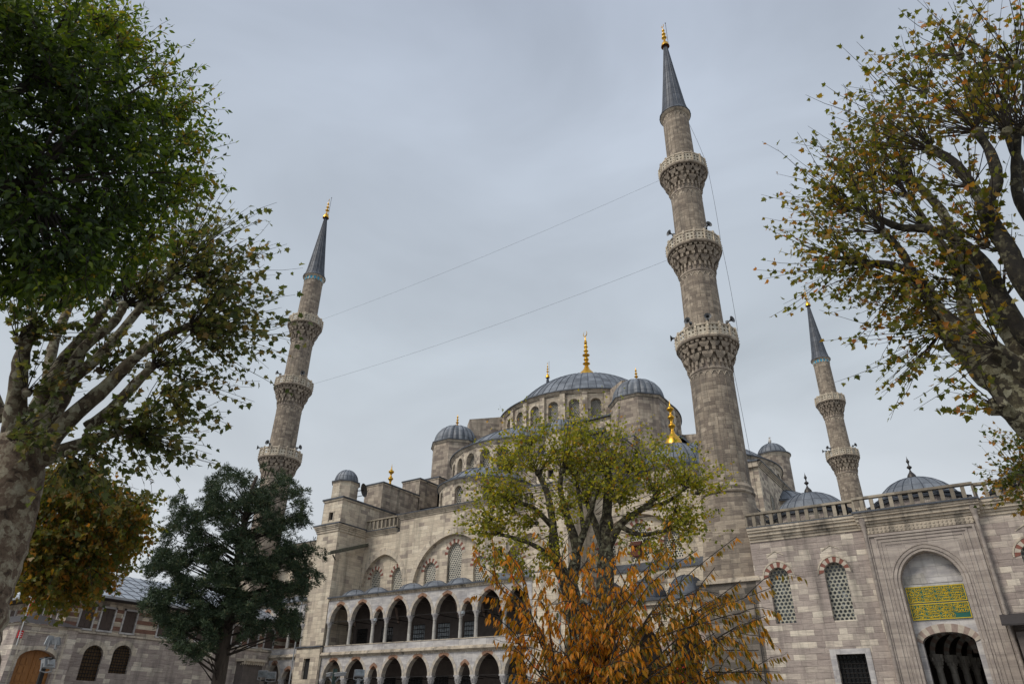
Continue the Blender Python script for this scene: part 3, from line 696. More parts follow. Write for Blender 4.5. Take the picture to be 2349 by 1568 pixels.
# --- buttress towers with their stepped spines and little octagonal turrets (left one and its mirror image)
def tower(f, label):
    def X(a, b): return (a, b) if not f else (mir(b), mir(a))
    mb = MB(); x0, x1 = X(-38.3, -35.5)
    mb.box(x0, x1, -2.0, YW+.3, 7.2, 17.0, 0)
    lx0, lx1 = X(-38.25, -35.25)
    yf = -2.38 if not f else -1.97
    if not f:
     mb.plate(rect(lx0, lx1, 0, 7.05), [rect(*X(-37.15, -36.35), 4.6, 6.2)], MY(-2.38), 0, depth=.22)
     mb.box(lx0, lx0+.02, -2.38, -2.0, 0, 7.05, 0); mb.box(lx1-.02, lx1, -2.38, -2.0, 0, 7.05, 0)
     mb.box(lx0-.08, lx1+.08, -2.5, -2.0, 7.03, 7.13, 2); mb.box(lx0, lx1, -2.16, -1.9, 0, 7.05, 3)
    cornice_x(mb, x0, x1, -2.0, 17.58, .7, .32, 1, 2)
    s = 1; cornice_y(mb, -2.0, YW, x1, 17.58, .7, .32, 1, 2, 1); cornice_y(mb, -2.0, YW, x0, 17.58, .7, .32, 1, 2, -1)
    # upper tier with its small window, roofed in lead
    ux0, ux1 = X(-38.1, -35.55)
    mb.plate(rect(ux0, ux1, 17.6, 20.0), [rect(*X(-37.15, -36.6), 18.05, 18.78)], MY(-1.88), 0, depth=.25)
    mb.box(ux0, ux1, -1.62, 6.0, 17.0, 20.0, 0)
    mb.box(ux1-.03, ux1, -1.88, -1.62, 17.6, 20, 0); mb.box(ux0, ux0+.03, -1.88, -1.62, 17.6, 20, 0)
    mb.box(*X(-37.25, -37.15), -1.93, -1.86, 17.98, 18.86, 1); mb.box(*X(-36.6, -36.5), -1.93, -1.86, 17.98, 18.86, 1); mb.box(*X(-37.3, -36.45), -1.94, -1.86, 18.78, 18.9, 1)
    mb.box(*X(-37.15, -36.6), -1.66, -1.64, 18.05, 18.78, 3)
    mb.box(ux0-.08, ux1+.08, -1.98, 6.0, 19.86, 20.0, 1); mb.box(ux0-.15, ux1+.15, -2.05, 6.0, 20.0, 20.14, 2)
    # stepped spine
    for ya, yb, zt in ((3.05, 8.6, 22.75), (8.5, 12.4, 24.65), (11.6, 17.0, 25.7)):
        mb.box(*X(-38.0, -35.5), ya, yb, 17.2, zt, 4); mb.box(*X(-38.12, -35.38), ya-.1, yb, zt, zt+.14, 2); mb.box(*X(-38.06, -35.44), ya-.05, yb, zt-.12, zt, 1)
    tw = mb.build('buttress_tower', ['stone_pale', 'trim', 'lead_dark', 'horn_in', 'stone_dark'], mq)
    if label: tw['label'] = label
    cx = -37.05 if not f else mir(-37.05); cy = -.45; mb = MB()
    mb.lathe(cx, cy, [(1.38, 20.1), (1.30, 20.3), (1.30, 21.75)], 8, 0, pi/8, pi/8+2*pi, smooth=False)
    cornice_ring(mb, cx, cy, 1.30, 21.95, 8, 1, 2, .22, .14, off=pi/8)
    tt = mb.build('stair_turret', ['stone_pale', 'trim', 'lead_dark'], tw)
    mb = MB(); mb.lathe(cx, cy, [(1.14*cos(pi/2*i/10)**.9 if i < 10 else 0, 1.3*sin(pi/2*i/10)) for i in range(11)], 72, 0, flute=.03, fn=18, z=22.0)
    for k in range(18):
        a = 2*pi*k/18; mb.tube([(cx+(1.14*cos(pi/2*i/10)**.9+.01)*cos(a), cy+(1.14*cos(pi/2*i/10)**.9+.01)*sin(a), 22.01+1.3*sin(pi/2*i/10)) for i in range(10)], .022, 4, 1)
    mb.build('turret_dome', ['lead', 'seam'], tw, 30)
tower(False, 'front buttress tower nearest the far minaret'); tower(True, None)
# --- corner domes
for sx in (-1, 1):
    for sy in (-1, 1):
        cx, cy = XC+sx*17.4, DY+sy*17.1; mb = MB()
        mb.lathe(cx, cy, [(3.3, 17.4), (3.3, 20.6)], 24, 0, smooth=False); cornice_ring(mb, cx, cy, 3.3, 20.85, 24, 1, 2, .35, .2)
        cdn = mb.build('corner_drum', ['stone', 'trim', 'lead_dark'], mq)
        cdm = dome('corner_dome', cx, cy, 20.95, 3.15, 2.85, 30, mq, seam=.03)
        finial('finial', cx, cy, 23.6, 4.7, .85, (.40, .38, .40), cdm)
# cylindrical stair turret behind the courtyard end wall
for sx in (1,):
    cx, cy = -4.05, 33.0; mb = MB(); mb.lathe(cx, cy, [(1.75, 17.4), (1.75, 28.5)], 32, 0)
    cornice_ring(mb, cx, cy, 1.75, 28.85, 32, 1, 2, .5, .22, smooth=False)
    tt = mb.build('stair_turret', ['stone_dark', 'trim', 'lead_dark'], mq); dome('turret_dome', cx, cy, 28.9, 1.62, 1.45, 18, mq, seam=.03)
# ------------------------------------------------------------------ gallery between the buttress towers
YG = -2.1
def arcade_outline(x0, x1, z0, z1, bays):
    """outline of an arcade screen open at the bottom; bays = (centre, half width, apex)"""
    pts = [(x0, z0)]
    for cx, hw, za in bays: pts += arc(hw, z0, za-z0, 10, cx)
    pts += [(x1, z0), (x1, z1), (x0, z1)]
    return pts
def muq_capital(mb, x, y, z0, z1, r, mi=0):
    h = z1-z0
    mb.lathe(x, y, [(r*.95, 0), (r*1.0, h*.25), (r*1.35, h*.55), (r*1.7, h*.85), (r*1.75, h)], 8, mi, pi/8, pi/8+2*pi, smooth=False, z=z0)
    for k in range(8):
        a = k*pi/4
        for zz, q in ((.2, 1.08), (.5, 1.38)):
            mb.lathe(x+r*q*cos(a), y+r*q*sin(a), [(0, -h*.12), (r*.22, 0), (r*.22, h*.22)], 5, mi, z=z0+h*zz, cap=True)
def gallery(parent, x0, x1, cols, bays, name='gallery', cup=True, lower=True, zt=10.9, simple=False):
    mats = ['marble', 'trim', 'grey_v', 'rust', 'cream', 'lead_dark', 'dark', 'iron', 'pink_v']
    mb = MB()
    def screen(zs, ztop, drop):
        bb = [(c, h, (9.0+ (1.4 if h > .8 else .72) if zs > 8 else 4.64+(1.42 if h > .8 else .84))) for c, h in bays]
        mb.plate(arcade_outline(x0, x1, zs, ztop, bb), [], MY(YG), 0, depth=.42, edge=True, back=True)
        for c, h, za in bb:
            n = 8 if h > .8 else 5
            i_ = arc(h-.005, zs, za-zs, n, c); o = arc(h+(.22 if h > .8 else .18), zs, za-zs+.23, n, c)
            k = len(i_)-1
            for j in range(k):
                mt = 3 if abs(j-(k-1)/2) <= 1.6 and abs(j-(k-1)/2) > .4 else (4 if j % 2 else 2)
                mb.band(i_[j:j+2], o[j:j+2], MY(YG), [mt], .028, .40)
    screen(9.0, zt-.2, 0)
    mb.box(x0, x1, YG-.05, YG+.3, zt-.2, zt-.05, 1)
    n = int((x1-x0)/.28)
    for k in range(n): mb.box(x0+(k+.15)*(x1-x0)/n, x0+(k+.75)*(x1-x0)/n, YG-.11, YG-.05, zt-.17, zt-.05, 1)
    mb.box(x0, x1, YG-.2, YG+.3, zt-.05, zt, 1); mb.box(x0-.03, x1+.03, YG-.27, YW, zt, zt+.1, 5)
    # parapet, floor ledge, lower arcade
    mb.box(x0, x1, YG+.02, YG+.2, 6.6, 7.08, 0); mb.box(x0, x1, YG-.02, YG+.22, 7.08, 7.13, 1)
    mb.box(x0, x1, YG-.16, YG+.3, 6.5, 6.6, 1); mb.box(x0, x1, YG-.24, YG+.3, 6.38, 6.5, 1); mb.box(x0, x1, YG-.1, YG+.3, 6.3, 6.38, 1)
    n = int((x1-x0)/.16)
    for k in range(n): mb.box(x0+(k+.2)*(x1-x0)/n, x0+(k+.75)*(x1-x0)/n, YG-.05, YG, 6.18, 6.3, 1)
    if lower: screen(4.64, 6.3, 0)
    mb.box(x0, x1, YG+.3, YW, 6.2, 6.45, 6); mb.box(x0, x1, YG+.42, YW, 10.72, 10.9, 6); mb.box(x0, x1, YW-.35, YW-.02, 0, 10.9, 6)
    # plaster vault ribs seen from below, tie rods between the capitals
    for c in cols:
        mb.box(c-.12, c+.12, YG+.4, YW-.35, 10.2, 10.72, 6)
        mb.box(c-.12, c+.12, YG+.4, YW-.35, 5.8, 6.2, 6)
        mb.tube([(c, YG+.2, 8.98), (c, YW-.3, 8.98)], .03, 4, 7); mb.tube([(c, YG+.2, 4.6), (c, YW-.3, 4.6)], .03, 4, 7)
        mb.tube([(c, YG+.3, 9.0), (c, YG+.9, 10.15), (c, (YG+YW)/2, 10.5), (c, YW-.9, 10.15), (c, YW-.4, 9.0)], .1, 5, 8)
    mb.tube([(x0, YG+.2, 9.0), (x1, YG+.2, 9.0)], .025, 4, 7); mb.tube([(x0, YG+.2, 4.62), (x1, YG+.2, 4.62)], .025, 4, 7)
    ga = mb.build(name, mats, parent)
    csrc = {}
    for i, c in enumerate(cols):
        for lv in (0, 1):
            if lv in csrc:
                o = csrc[lv][0].copy(); COL.objects.link(o); o.location.x += c-csrc[lv][1]; continue
            mb = MB()
            if lv:
                mb.lathe(c, YG+.2, [(.165, 6.6), (.165, 6.75), (.15, 6.8), (.135, 8.5), (.155, 8.52), (.155, 8.58)], 14, 0)
                mb.lathe(c, YG+.2, [(.15, 8.56), (.17, 8.7), (.27, 8.93), (.27, 9.0)], 8, 1, pi/8, pi/8+2*pi, smooth=False)
                mb.box(c-.22, c+.22, YG-.02, YG+.42, 8.93, 9.02, 1)
            else:
                mb.lathe(c, YG+.2, [(.2, 0), (.2, .3), (.165, .4), (.15, 4.1)], 14, 0); muq_capital(mb, c, YG+.2, 4.08, 4.56, .165, 1)
                mb.box(c-.25, c+.25, YG-.03, YG+.43, 4.55, 4.66, 1)
            o = mb.build('column', ['marble_col', 'marble'], ga); csrc[lv] = (o, c)
    if cup:
        src = None
        for c, h in bays:
            if h < .8: continue
            if src is None:
                src = dome('cupola', c, -.45, 11.0, 1.34, .78, 8, ga, mat='lead', seam=.025, n=32); s0 = c
            else:
                o = src.copy(); COL.objects.link(o); o.location.x += c-s0
    return ga
cols = [-35.05, -32.5, -29.86, -28.41, -25.85, -23.31, -20.77, -19.31, -16.75, -14.45]
bays = [((a+b)/2, (b-a)/2-.2) for a, b in zip(cols, cols[1:])]
gal = gallery(mq, -35.28, -14.3, cols, bays)
for x in (-34.1, -31.1, -27.5, -24.85, -22.1, -18.4, -15.3):
    grille('window', x-.62, x+.62, 6.7, 8.72, MY(YW-.36), mq, 'glass_pale' if x in (-27.5, -24.85, -22.1, -18.4, -15.3) else 'glass', 5, 6)
for x in (-33.6, -30.4, -27.5, -24.85, -22.1, -18.1, -15.4):
    grille('window', x-.75, x+.75, 2.4, 4.85, MY(YW-.36), mq, 'glass_pale' if x in (-33.6, -18.1) else 'glass', 5, 7)
# west wall of the mirror buttress, plain ashlar between gallery and side porch
mb = MB()
mb.plate(rect(-14.3, -10.2, 0, 11.2), [rect(-13.2, -12.4, 4.6, 6.2)], MY(-2.04), 0, depth=.3)
mb.box(-14.28, -10.25, -1.72, YW-.01, 0, 11.15, 0); mb.box(-10.25, -10.2, -2.04, YW-.01, 0, 11.2, 0); mb.box(-14.35, -10.1, -2.1, -1.9, 8.98, 9.1, 1); mb.box(-14.4, -10.15, -2.05, YW, 11.2, 11.3, 2)
mb.build('buttress_foot', ['stone_pale', 'trim', 'lead_dark'], mq)
# bay towards the far minaret: the same gallery, cut short
cl = [-47.0, -44.5, -42.2, -40.16, -38.35]
gallery(mq, -47.2, -38.3, cl, [((a+b)/2, (b-a)/2-.2) for a, b in zip(cl, cl[1:])], zt=10.9)
mb = MB(); mb.box(-48.8, -47.2, -2.0, YW, 0, 11.0, 0); mb.build('pier', ['stone_pale'], mq)
# side porch by the near minaret: low domes over dark arches
mb = MB()
px0, px1 = -10.19, -2.06
pb = [(-8.8, 1.1, 7.3), (-5.95, 1.2, 7.4), (-3.1, 1.1, 7.3)]
mb.plate(arcade_outline(px0, px1, 5.4, 8.5, pb), [], MY(-2.0), 0, depth=.5, edge=True, back=True)
for c, h, za in pb: mb.band(arc(h, 5.4, za-5.4, 8, c), arc(h+.3, 5.4, za-5.1, 8, c), MY(-2.0), [3, 4], .02, .3)
mb.box(px0, px1, -2.2, -1.8, 8.4, 8.65, 1); mb.box(px0-.05, px1, -2.35, YW, 8.65, 8.8, 2)
mb.box(px0, px1, YW-.3, YW-.02, 0, 8.6, 5)
for x in (px0+.2, -7.4, -4.55, px1-.2): mb.lathe(x, -1.75, [(.24, 0), (.2, .4), (.18, 4.9), (.3, 5.3), (.34, 5.4)], 12, 6)
# sloping lead ledge under the upper windows
mb.add([(px0, 1.0, 11.35), (px1, 1.0, 11.35), (px1, YW, 11.85), (px0, YW, 11.85), (px0, 1.0, 11.2), (px1, 1.0, 11.2)], [(0,1,2,3), (4,5,1,0)], 2)
mb.box(px0, px1, 1.1, YW+.02, 8.6, 11.25, 0)
po = mb.build('side_porch', ['stone_pale', 'trim', 'lead_dark', 'pink_v', 'cream', 'dark', 'marble_col'], mq)
for x in (-9.0, -6.1, -3.35): dome('cupola', x, -.45, 8.8, 1.32, 1.55, 8, po, mat='lead_dark', seam=.03, n=32)
# rain chute slung across the angle of the tower
mb = MB(); a, b = Vector((-35.05, 1.35, 16.15)), Vector((-34.75, -3.4, 14.5)); d = (b-a)
mb.obox((a+b)/2, d/2, Vector((.16, 0, 0)), Vector((0, .0, .13)), 0)
mb.obox((a+b)/2+Vector((.17, 0, .08)), d/2, Vector((.03, 0, 0)), Vector((0, 0, .12)), 0)
mb.tube([(-35.5, -1.9, 14.3), (-35.1, -2.6, 14.55)], .07, 5, 0)
mb.build('rain_chute', ['gutter'], mq)
# drain pipes
for x, z1 in ((-38.4, 10.8), (-12.05, 11.0), (1.3, 8.2)):
    mb = MB(); y = -2.48 if x < -38 else -2.1; mb.tube([(x, y, 0), (x, y, z1)], .06 if x < 0 else .035, 8, 0)
    for zz in (3.5, 6.0, 8.5):
        if zz < z1: mb.lathe(x, y, [(.08, 0), (.08, .12)], 8, 0, z=zz)
    mb.build('drain_pipe', ['grey_metal' if x < 0 else 'bronze'], mq)

# ------------------------------------------------------------------ minarets
def balcony(par, x, y, zr, R, rs, seedn, ncell=20, hole='pierced'):
    """stalactite corbel, floor slab and pierced parapet; zr = top of the parapet"""
    zs = zr-1.12; mb = MB(); H = 1.95; pr = random.Random(seedn+5)
    hs = [0, .26, .50, .68, .86, 1.0]; cnt = [24, 12, 24, 16, 32]; wf = [.30, .56, .36, .62, .42]
    rf = lambda f: rs+(R-.12-rs)*f**1.15
    mb.lathe(x, y, [(rs, -H-.35), (rs+.06, -H-.28), (rs+.06, -H-.16), (rs+.01, -H)]+[(max(rs+.01, rf(f)-.20), -H+H*f-.02) for f in hs[1:]], 32, 1, z=zs, smooth=False)
    for k in range(5):
        f0, f1 = hs[k], hs[k+1]; r0, r1 = rf(f0), rf(f1); z0 = zs-H+H*f0; z1 = zs-H+H*f1; n = cnt[k]; off = (k % 2)*pi/n; h_ = z1-z0
        for j in range(n):
            a = 2*pi*j/n+off+pr.uniform(-.012, .012); w = 2*pi*r1/n*wf[k]*.72; nx, ny = cos(a), sin(a); tx, ty = -ny, nx; e = pr.uniform(-.02, .03)
            def q(r, t, z_): return (x+nx*r+tx*t, y+ny*r+ty*t, z_)
            zm = z0+(.55 if k in (1, 3) else .2)*h_
            vs = [q(r0-.22, -w, z1), q(r0-.22, w, z1), q(r1+.03+e, w, z1), q(r1+.03+e, -w, z1), q(r1+.02+e, w, zm), q(r1+.02+e, -w, zm), q(r0+.03, w*.5, z0-.03), q(r0+.03, -w*.5, z0-.03), q(r0-.24, w*.5, z0), q(r0-.24, -w*.5, z0)]
            mb.add(vs, [(0,1,2,3), (3,2,4,5), (5,4,6,7), (7,6,8,9), (2,1,8,6,4), (0,3,5,7,9)], 0)
            if k in (0, 2): mb.lathe(x+nx*(r1-.06), y+ny*(r1-.06), [(0, -.30), (.045, -.24), (.05, 0)], 5, 0, z=z0+.12)
    mb.lathe(x, y, [(R-.12, -.06), (R+.02, -.02), (R+.05, .04), (R+.05, .14), (R-.03, .18)], 32, 0, z=zs, smooth=False)
    mb.lathe(x, y, [(R, .14), (rs-.02, .15)], 32, 0, z=zs, smooth=False)
    ba = mb.build('balcony', ['stone_shaft', 'stone_dark'], par)
    # parapet: posts, rails and pierced panels
    mb = MB(); NP = 16
    for rr, in ((R-.01,), (R-.11,)):
        mb.lathe(x, y, [(rr, .16), (rr, 1.02)], NP, 1, z=zs, smooth=False)
    mb.lathe(x, y, [(R-.14, 1.0), (R+.04, 1.0), (R+.04, 1.12), (R-.14, 1.12), (R-.14, 1.0)], NP, 0, z=zs, smooth=False)
    mb.lathe(x, y, [(R+.03, .12), (R+.03, .26), (R-.02, .28)], NP, 0, z=zs, smooth=False)
    for j in range(NP):
        a = 2*pi*j/NP; c = Vector((x+(R-.03)*cos(a), y+(R-.03)*sin(a), zs+.66))
        mb.obox(c, Vector((cos(a), sin(a), 0))*.1, Vector((-sin(a), cos(a), 0))*.07, Vector((0, 0, .52)), 0)
        mb.lathe(c.x, c.y, [(.07, 0), (.08, .06), (0, .15)], 6, 0, z=zs+1.16)
        for zz in (.25, .5, .75): mb.lathe(x+(R+.1)*cos(a), y+(R+.1)*sin(a), [(0, 0), (.05, .04), (0, .09)], 5, 0, z=zs+zz)
    mb.build('parapet', ['stone_pale', hole], ba)
    return ba
def minaret(x, y, label, tile, group='minarets at the corners of the prayer hall', rings=(44.62, 36.18, 27.5), top_z=50.84):
    t = thing('minaret', (x, y, 0), label, 'minaret', group)
    mb = MB()
    mb.box(x-2.02, x+1.52, y-1.97, y+2.2, 0, 9.35, 1); mb.box(x-2.12, x+1.82, y-2.12, y+2.3, 9.35, 9.5, 2); mb.box(x-2.06, x+1.76, y-2.05, y+2.25, 9.5, 9.62, 2)
    sq = [(x-1.95, y-1.95), (x+1.7, y-1.95), (x+1.7, y+1.95), (x-1.95, y+1.95)]
    n = 24; low = []; 
    for k in range(n):
        a = 2*pi*k/n+pi/4; q = 1.86/max(abs(cos(a)), abs(sin(a)))**.86; low.append((x+q*cos(a), y+q*sin(a)))
    rings_ = [(low, 9.6)]
    for zz, r in ((11.5, 1.78), (13.5, 1.70), (15.15, 1.66)):
        f = (zz-9.6)/5.6; rings_.append(([(x+(hypot(p[0]-x, p[1]-y)*(1-f)+r*f)*cos(2*pi*k/n+pi/4), y+(hypot(p[0]-x, p[1]-y)*(1-f)+r*f)*sin(2*pi*k/n+pi/4)) for k, p in enumerate(low)], zz))
    for (pa, za), (pb_, zb) in zip(rings_, rings_[1:]):
        vs = [(p[0], p[1], za) for p in pa]+[(p[0], p[1], zb) for p in pb_]
        uv = [[(1.75*2*pi*k/n, za), (1.75*2*pi*(k+1)/n, za), (1.75*2*pi*(k+1)/n, zb), (1.75*2*pi*k/n, zb)] for k in range(n)]
        mb.add(vs, [(k, (k+1) % n, n+(k+1) % n, n+k) for k in range(n)], 0, True, uv)
    mb.build('pedestal', ['stone_shaft', 'stone_black', 'trim'], t)
    mb = MB()
    mb.lathe(x, y, [(1.62, 15.0), (1.76, 15.1), (1.78, 15.2), (1.68, 15.3), (1.72, 15.5), (1.6, 15.75)], 32, 0)
    segs = [(15.6, 1.58, rings[2]-3.1, 1.52), (rings[2]-1.1, 1.44, rings[1]-3.1, 1.37), (rings[1]-1.1, 1.31, rings[0]-3.1, 1.26), (rings[0]-1.1, 1.19, top_z, 1.13)]
    for za, ra, zb, rb in segs:
        mb.lathe(x, y, [(ra, za), (rb, zb)], 20, 0, smooth=False)
        for k in range(20):                          # slim roll mouldings on the arrises
            a = 2*pi*k/20; mb.tube([(x+ra*cos(a), y+ra*sin(a), za), (x+rb*cos(a), y+rb*sin(a), zb-.6)], .022, 4, 0, False)
        for k in range(20):                          # blind arcade under each balcony
            a0 = 2*pi*k/20; pts = []
            for q in range(5):
                f = q/4; a = a0+2*pi/20*f; pts.append((x+(rb+.01)*cos(a), y+(rb+.01)*sin(a), zb-.75+.32*sin(pi*f)**.7))
            mb.tube(pts, .03, 4, 1, False)
    mb.box(x-.25, x-.19, y-1.72, y-1.5, 13.3, 14.0, 2)
    mb.build('shaft', ['stone_shaft', 'trim', 'horn_in'], t)
    for i, (z_, R) in enumerate(zip(rings, (2.02, 2.14, 2.26))):
        balcony(t, x, y, z_, R, (1.25, 1.36, 1.51)[i], i)
    mb = MB()
    if tile:
        mb.lathe(x, y, [(1.16, top_z-.62), (1.16, top_z-.12)], 24, 2)
        for k in range(16):
            a = 2*pi*k/16; mb.obox((x+1.17*cos(a), y+1.17*sin(a), top_z-.37), Vector((cos(a), sin(a), 0))*.03, Vector((-sin(a), cos(a), 0))*.07, Vector((0, 0, .25)), 1)
    mb.lathe(x, y, [(1.14, -.2), (1.3, -.1), (1.36, 0), (1.36, .08)], 24, 1, z=top_z, smooth=False)
    H = 60.85-top_z; pr = [(1.42, .02), (1.42, .12), (1.2, .5), (1.06, 1.3)]+[(1.06*(1-f)+.16*f-.02*sin(pi*f), 1.3+(H-1.3)*f) for f in (.2, .4, .6, .8, 1.0)]
    mb.lathe(x, y, pr, 40, 0, z=top_z)
    for k in range(20):
        a = 2*pi*k/20; mb.tube([(x+(r_+.012)*cos(a), y+(r_+.012)*sin(a), top_z+z_) for r_, z_ in pr[1:]], .022, 4, 3, False)
    sp = mb.build('spire', ['lead_dark', 'trim', 'tile', 'seam'], t)
    finial('finial', x, y, 60.75, 3.35, .42, (.62, .5, .36), sp, crescent=True)
    mb = MB(); mb.tube([(x+.3, y+.1, 60.6), (x+.3, y+.1, 64.3)], .025, 5, 0); mb.lathe(x+.3, y+.1, [(0, 0), (.07, .07), (0, .14)], 6, 0, z=64.2)
    mb.build('lightning_rod', ['iron'], t)
    return t
m1 = minaret(0, 0, 'tallest nearest minaret with three balconies at the courtyard corner, plain stone under its spire', False)
m2 = minaret(-48.77, 0, 'leaning-looking minaret on the left behind the dark conifer, turquoise tiles under its spire', True)
m3 = copy_tree(m2); m3.location = (0, 57.4, 0); m3['label'] = 'distant minaret on the right under the yellowing tree, behind the courtyard domes'
m4 = copy_tree(m2); m4.location = (-48.77, 57.4, 0); m4['label'] = 'minaret hidden behind the great dome, only its spire tip and gilded finial showing'

def horn(x, y, z, ang, label):
    mb = MB(); d = Vector((cos(ang), sin(ang), .06)).normalized(); a = Vector((x, y, z)); u_ = d.orthogonal().normalized(); v_ = d.cross(u_)
    prof = [(.05, 0), (.055, .22), (.09, .34), (.17, .44), (.27, .5)]; n = 14; vs = []
    for r, q in prof:
        for k in range(n): vs.append(a+d*q+u_*(r*cos(2*pi*k/n))+v_*(r*sin(2*pi*k/n)))
    fs = [(i*n+k, i*n+(k+1) % n, (i+1)*n+(k+1) % n, (i+1)*n+k) for i in range(4) for k in range(n)]
    mb.add(vs, fs, 0, True); 
    inner = [a+d*q+u_*(r*cos(2*pi*k/n))+v_*(r*sin(2*pi*k/n)) for r, q in ((.26, .495), (.12, .38), (0.02, .30)) for k in range(n)]
    mb.add(inner, [(i*n+k, i*n+(k+1) % n, (i+1)*n+(k+1) % n, (i+1)*n+k) for i in range(2) for k in range(n)], 1, True)
    mb.lathe(a.x, a.y, [(.12, -.1), (.12, .1)], 10, 0, z=z, cap=True)
    mb.tube([a, a-Vector((0, 0, .35))], .03, 5, 2)
    return tag(mb.build('horn_loudspeaker', ['horn', 'horn_in', 'iron']), label, 'loudspeaker', 'horn loudspeakers on the minaret balconies')
def horns(cx, cy, R, zr, degs, labels):
    for d, l in zip(degs, labels): horn(cx+(R-.15)*cos(radians(d)), cy+(R-.15)*sin(radians(d)), zr+.3, radians(d), l)
horns(0, 0, 2.14, 36.18, (-118, -38), ('grey horn loudspeaker facing out at the middle balcony of the near minaret', 'horn loudspeaker turned right at the middle balcony of the near minaret'))
horns(0, 0, 2.26, 27.5, (-165, -100, -66, -22), ('horn loudspeaker pointing left off the lowest balcony of the near minaret', 'left one of two front-facing horns on the lowest balcony of the near minaret', 'right one of two front-facing horns on the lowest balcony of the near minaret', 'horn loudspeaker pointing right on the lowest balcony of the near minaret'))
horns(-48.77, 0, 2.14, 36.18, (-95, -20), ('left horn loudspeaker at the middle balcony of the left minaret', 'right horn loudspeaker at the middle balcony of the left minaret'))
horns(-48.77, 0, 2.26, 27.5, (-128, -75, 10), ('horn loudspeaker pointing left off the lowest balcony of the left minaret', 'front-facing horn loudspeaker on the lowest balcony of the left minaret', 'horn loudspeaker pointing right on the lowest balcony of the left minaret'))
horns(0, 57.4, 2.14, 36.18, (-160, -125, -30), ('horn loudspeaker pointing left on the middle balcony of the distant right minaret', 'box-shaped horn beside the left-pointing one on the distant right minaret', 'horn loudspeaker pointing right on the middle balcony of the distant right minaret'))

def wire(name, a, b, sag, r, label, out=(0, 0, 0)):
    a, b = Vector(a), Vector(b); mb = MB()
    mb.tube([a.lerp(b, i/30)+(Vector((0, 0, -1))*sag+Vector(out))*(4*(i/30)*(1-i/30)) for i in range(31)], r, 4, 0)
    return tag(mb.build(name, ['cable']), label, 'cable')
wire('festoon_cable', (-2.0, 0, 44.3), (-47.4, 0, 43.9), .5, .010, 'upper thin cable strung through the sky between the top balconies of two minarets')
wire('festoon_cable', (-2.1, 0, 35.6), (-47.0, 0, 35.2), .6, .010, 'lower thin cable strung through the sky between the middle balconies of two minarets')
mb = MB()
for (za, ra), (zb, rb) in (((49.6, 1.16), (44.7, 2.05)), ((44.0, 2.1), (36.2, 2.2)), ((35.6, 2.22), (27.6, 2.35)), ((25, 1.6), (13.0, 1.9))):
    pts = []
    for i in range(13):
        f = i/12; r = ra+(rb-ra)*f+.05*sin(pi*f); pts.append((r*cos(.28), r*sin(.28), za+(zb-za)*f))
    mb.tube(pts, .013, 4, 0)
tag(mb.build('lightning_cable', ['cable']), 'thin pale cable bowing down the right side of the near minaret', 'cable')
# ------------------------------------------------------------------ courtyard building
YC = -2.0
ct = thing('courtyard_building', (15, 3, 0), 'patchy ashlar courtyard wall with a tall arched gateway, balustrade and low lead domes', 'courtyard building')
mb = MB()
X0, XP0, XP1, X1 = 1.55, 7.95, 13.55, 38.0
def cwin(c): return arch(c, .57, 6.9, 9.45, 9.98, 8)
lw = [2.9, 6.02]; rw = [15.42, 18.55, 21.7, 24.85, 28.0]
mb.plate(rect(X0, XP0, 0, 12.0), [cwin(c) for c in lw]+[rect(5.23, 6.69, 2.9, 5.2)], MY(YC), 0, depth=.42)
mb.plate(rect(XP1, X1, 0, 12.0), [cwin(c) for c in rw], MY(YC), 0, depth=.42)
mb.box(X0-.02, X0+.0, YC, 5.5, 0, 12.0, 0)
mb.box(X0, XP0+.4, YC+.9, YC+1.1, 0, 12.0, 5); mb.box(XP1-.4, X1, YC+.9, YC+1.1, 0, 12.0, 5)
for c in lw+rw:
    i_ = arc(.58, 9.45, .54, 8, c); i_ = [i_[0]]+i_[1:]
    mb.band(arc(.58, 9.45, .54, 6, c), arc(.84, 9.38, .90, 6, c), MY(YC), [2, 3], .02, .02)
    mb.band(arc(.86, 9.38, .92, 8, c), arc(.93, 9.38, 1.02, 8, c), MY(YC), [1], .04, .02)
    for s in (-1, 1): mb.add([(c+s*.5, YC-.03, 10.62), (c+s*.5, YC-.03, 10.68), (c, YC-.03, 10.9), (c, YC-.03, 10.96)], [(0,2,3,1)], 1)
fr = rect(4.93, 6.97, 2.6, 5.46); mb.plate(fr, [rect(5.23, 6.69, 2.9, 5.2)], lambda u, v, d: (u, YC-.04+d, v), 4, depth=.05, edge=True)
cb = mb.build('wall', ['stone_court', 'trim', 'red', 'cream', 'marble', 'dark'], ct)
for c in lw+rw: window('window', c, .57, 6.9, 9.45, 9.98, MY(YC), .3, ct, 'lattice_s', False)
grille('window', 5.23, 6.69, 2.9, 5.2, MY(YC+.4), ct, 'glass', 7, 10, th=.028)
mb = MB()
for a, b in ((X0, XP0), (XP1, X1)):
    for k, (z0, z1, p) in enumerate(((11.55, 11.72, .06), (11.72, 11.86, .14), (11.86, 12.06, .24), (12.06, 12.2, .34), (12.2, 12.36, .40))): mb.box(a-(.0 if a > 5 else .0), b, YC-p, YC+.05, z0, z1, 0)
    mb.box(a, b, YC-.42, YC+1.0, 12.34, 12.4, 1)
mb.build('cornice', ['trim', 'lead_dark'], ct)
balustrade('balustrade', 1.5, 7.75, YC-.1, 12.4, 13.28, .50, .2, ct)
balustrade('balustrade', 7.75, 13.75, YC-.35, 12.42, 13.30, .50, .2, ct)
balustrade('balustrade', 13.75, 38.0, YC-.1, 12.4, 13.28, .50, .2, ct)
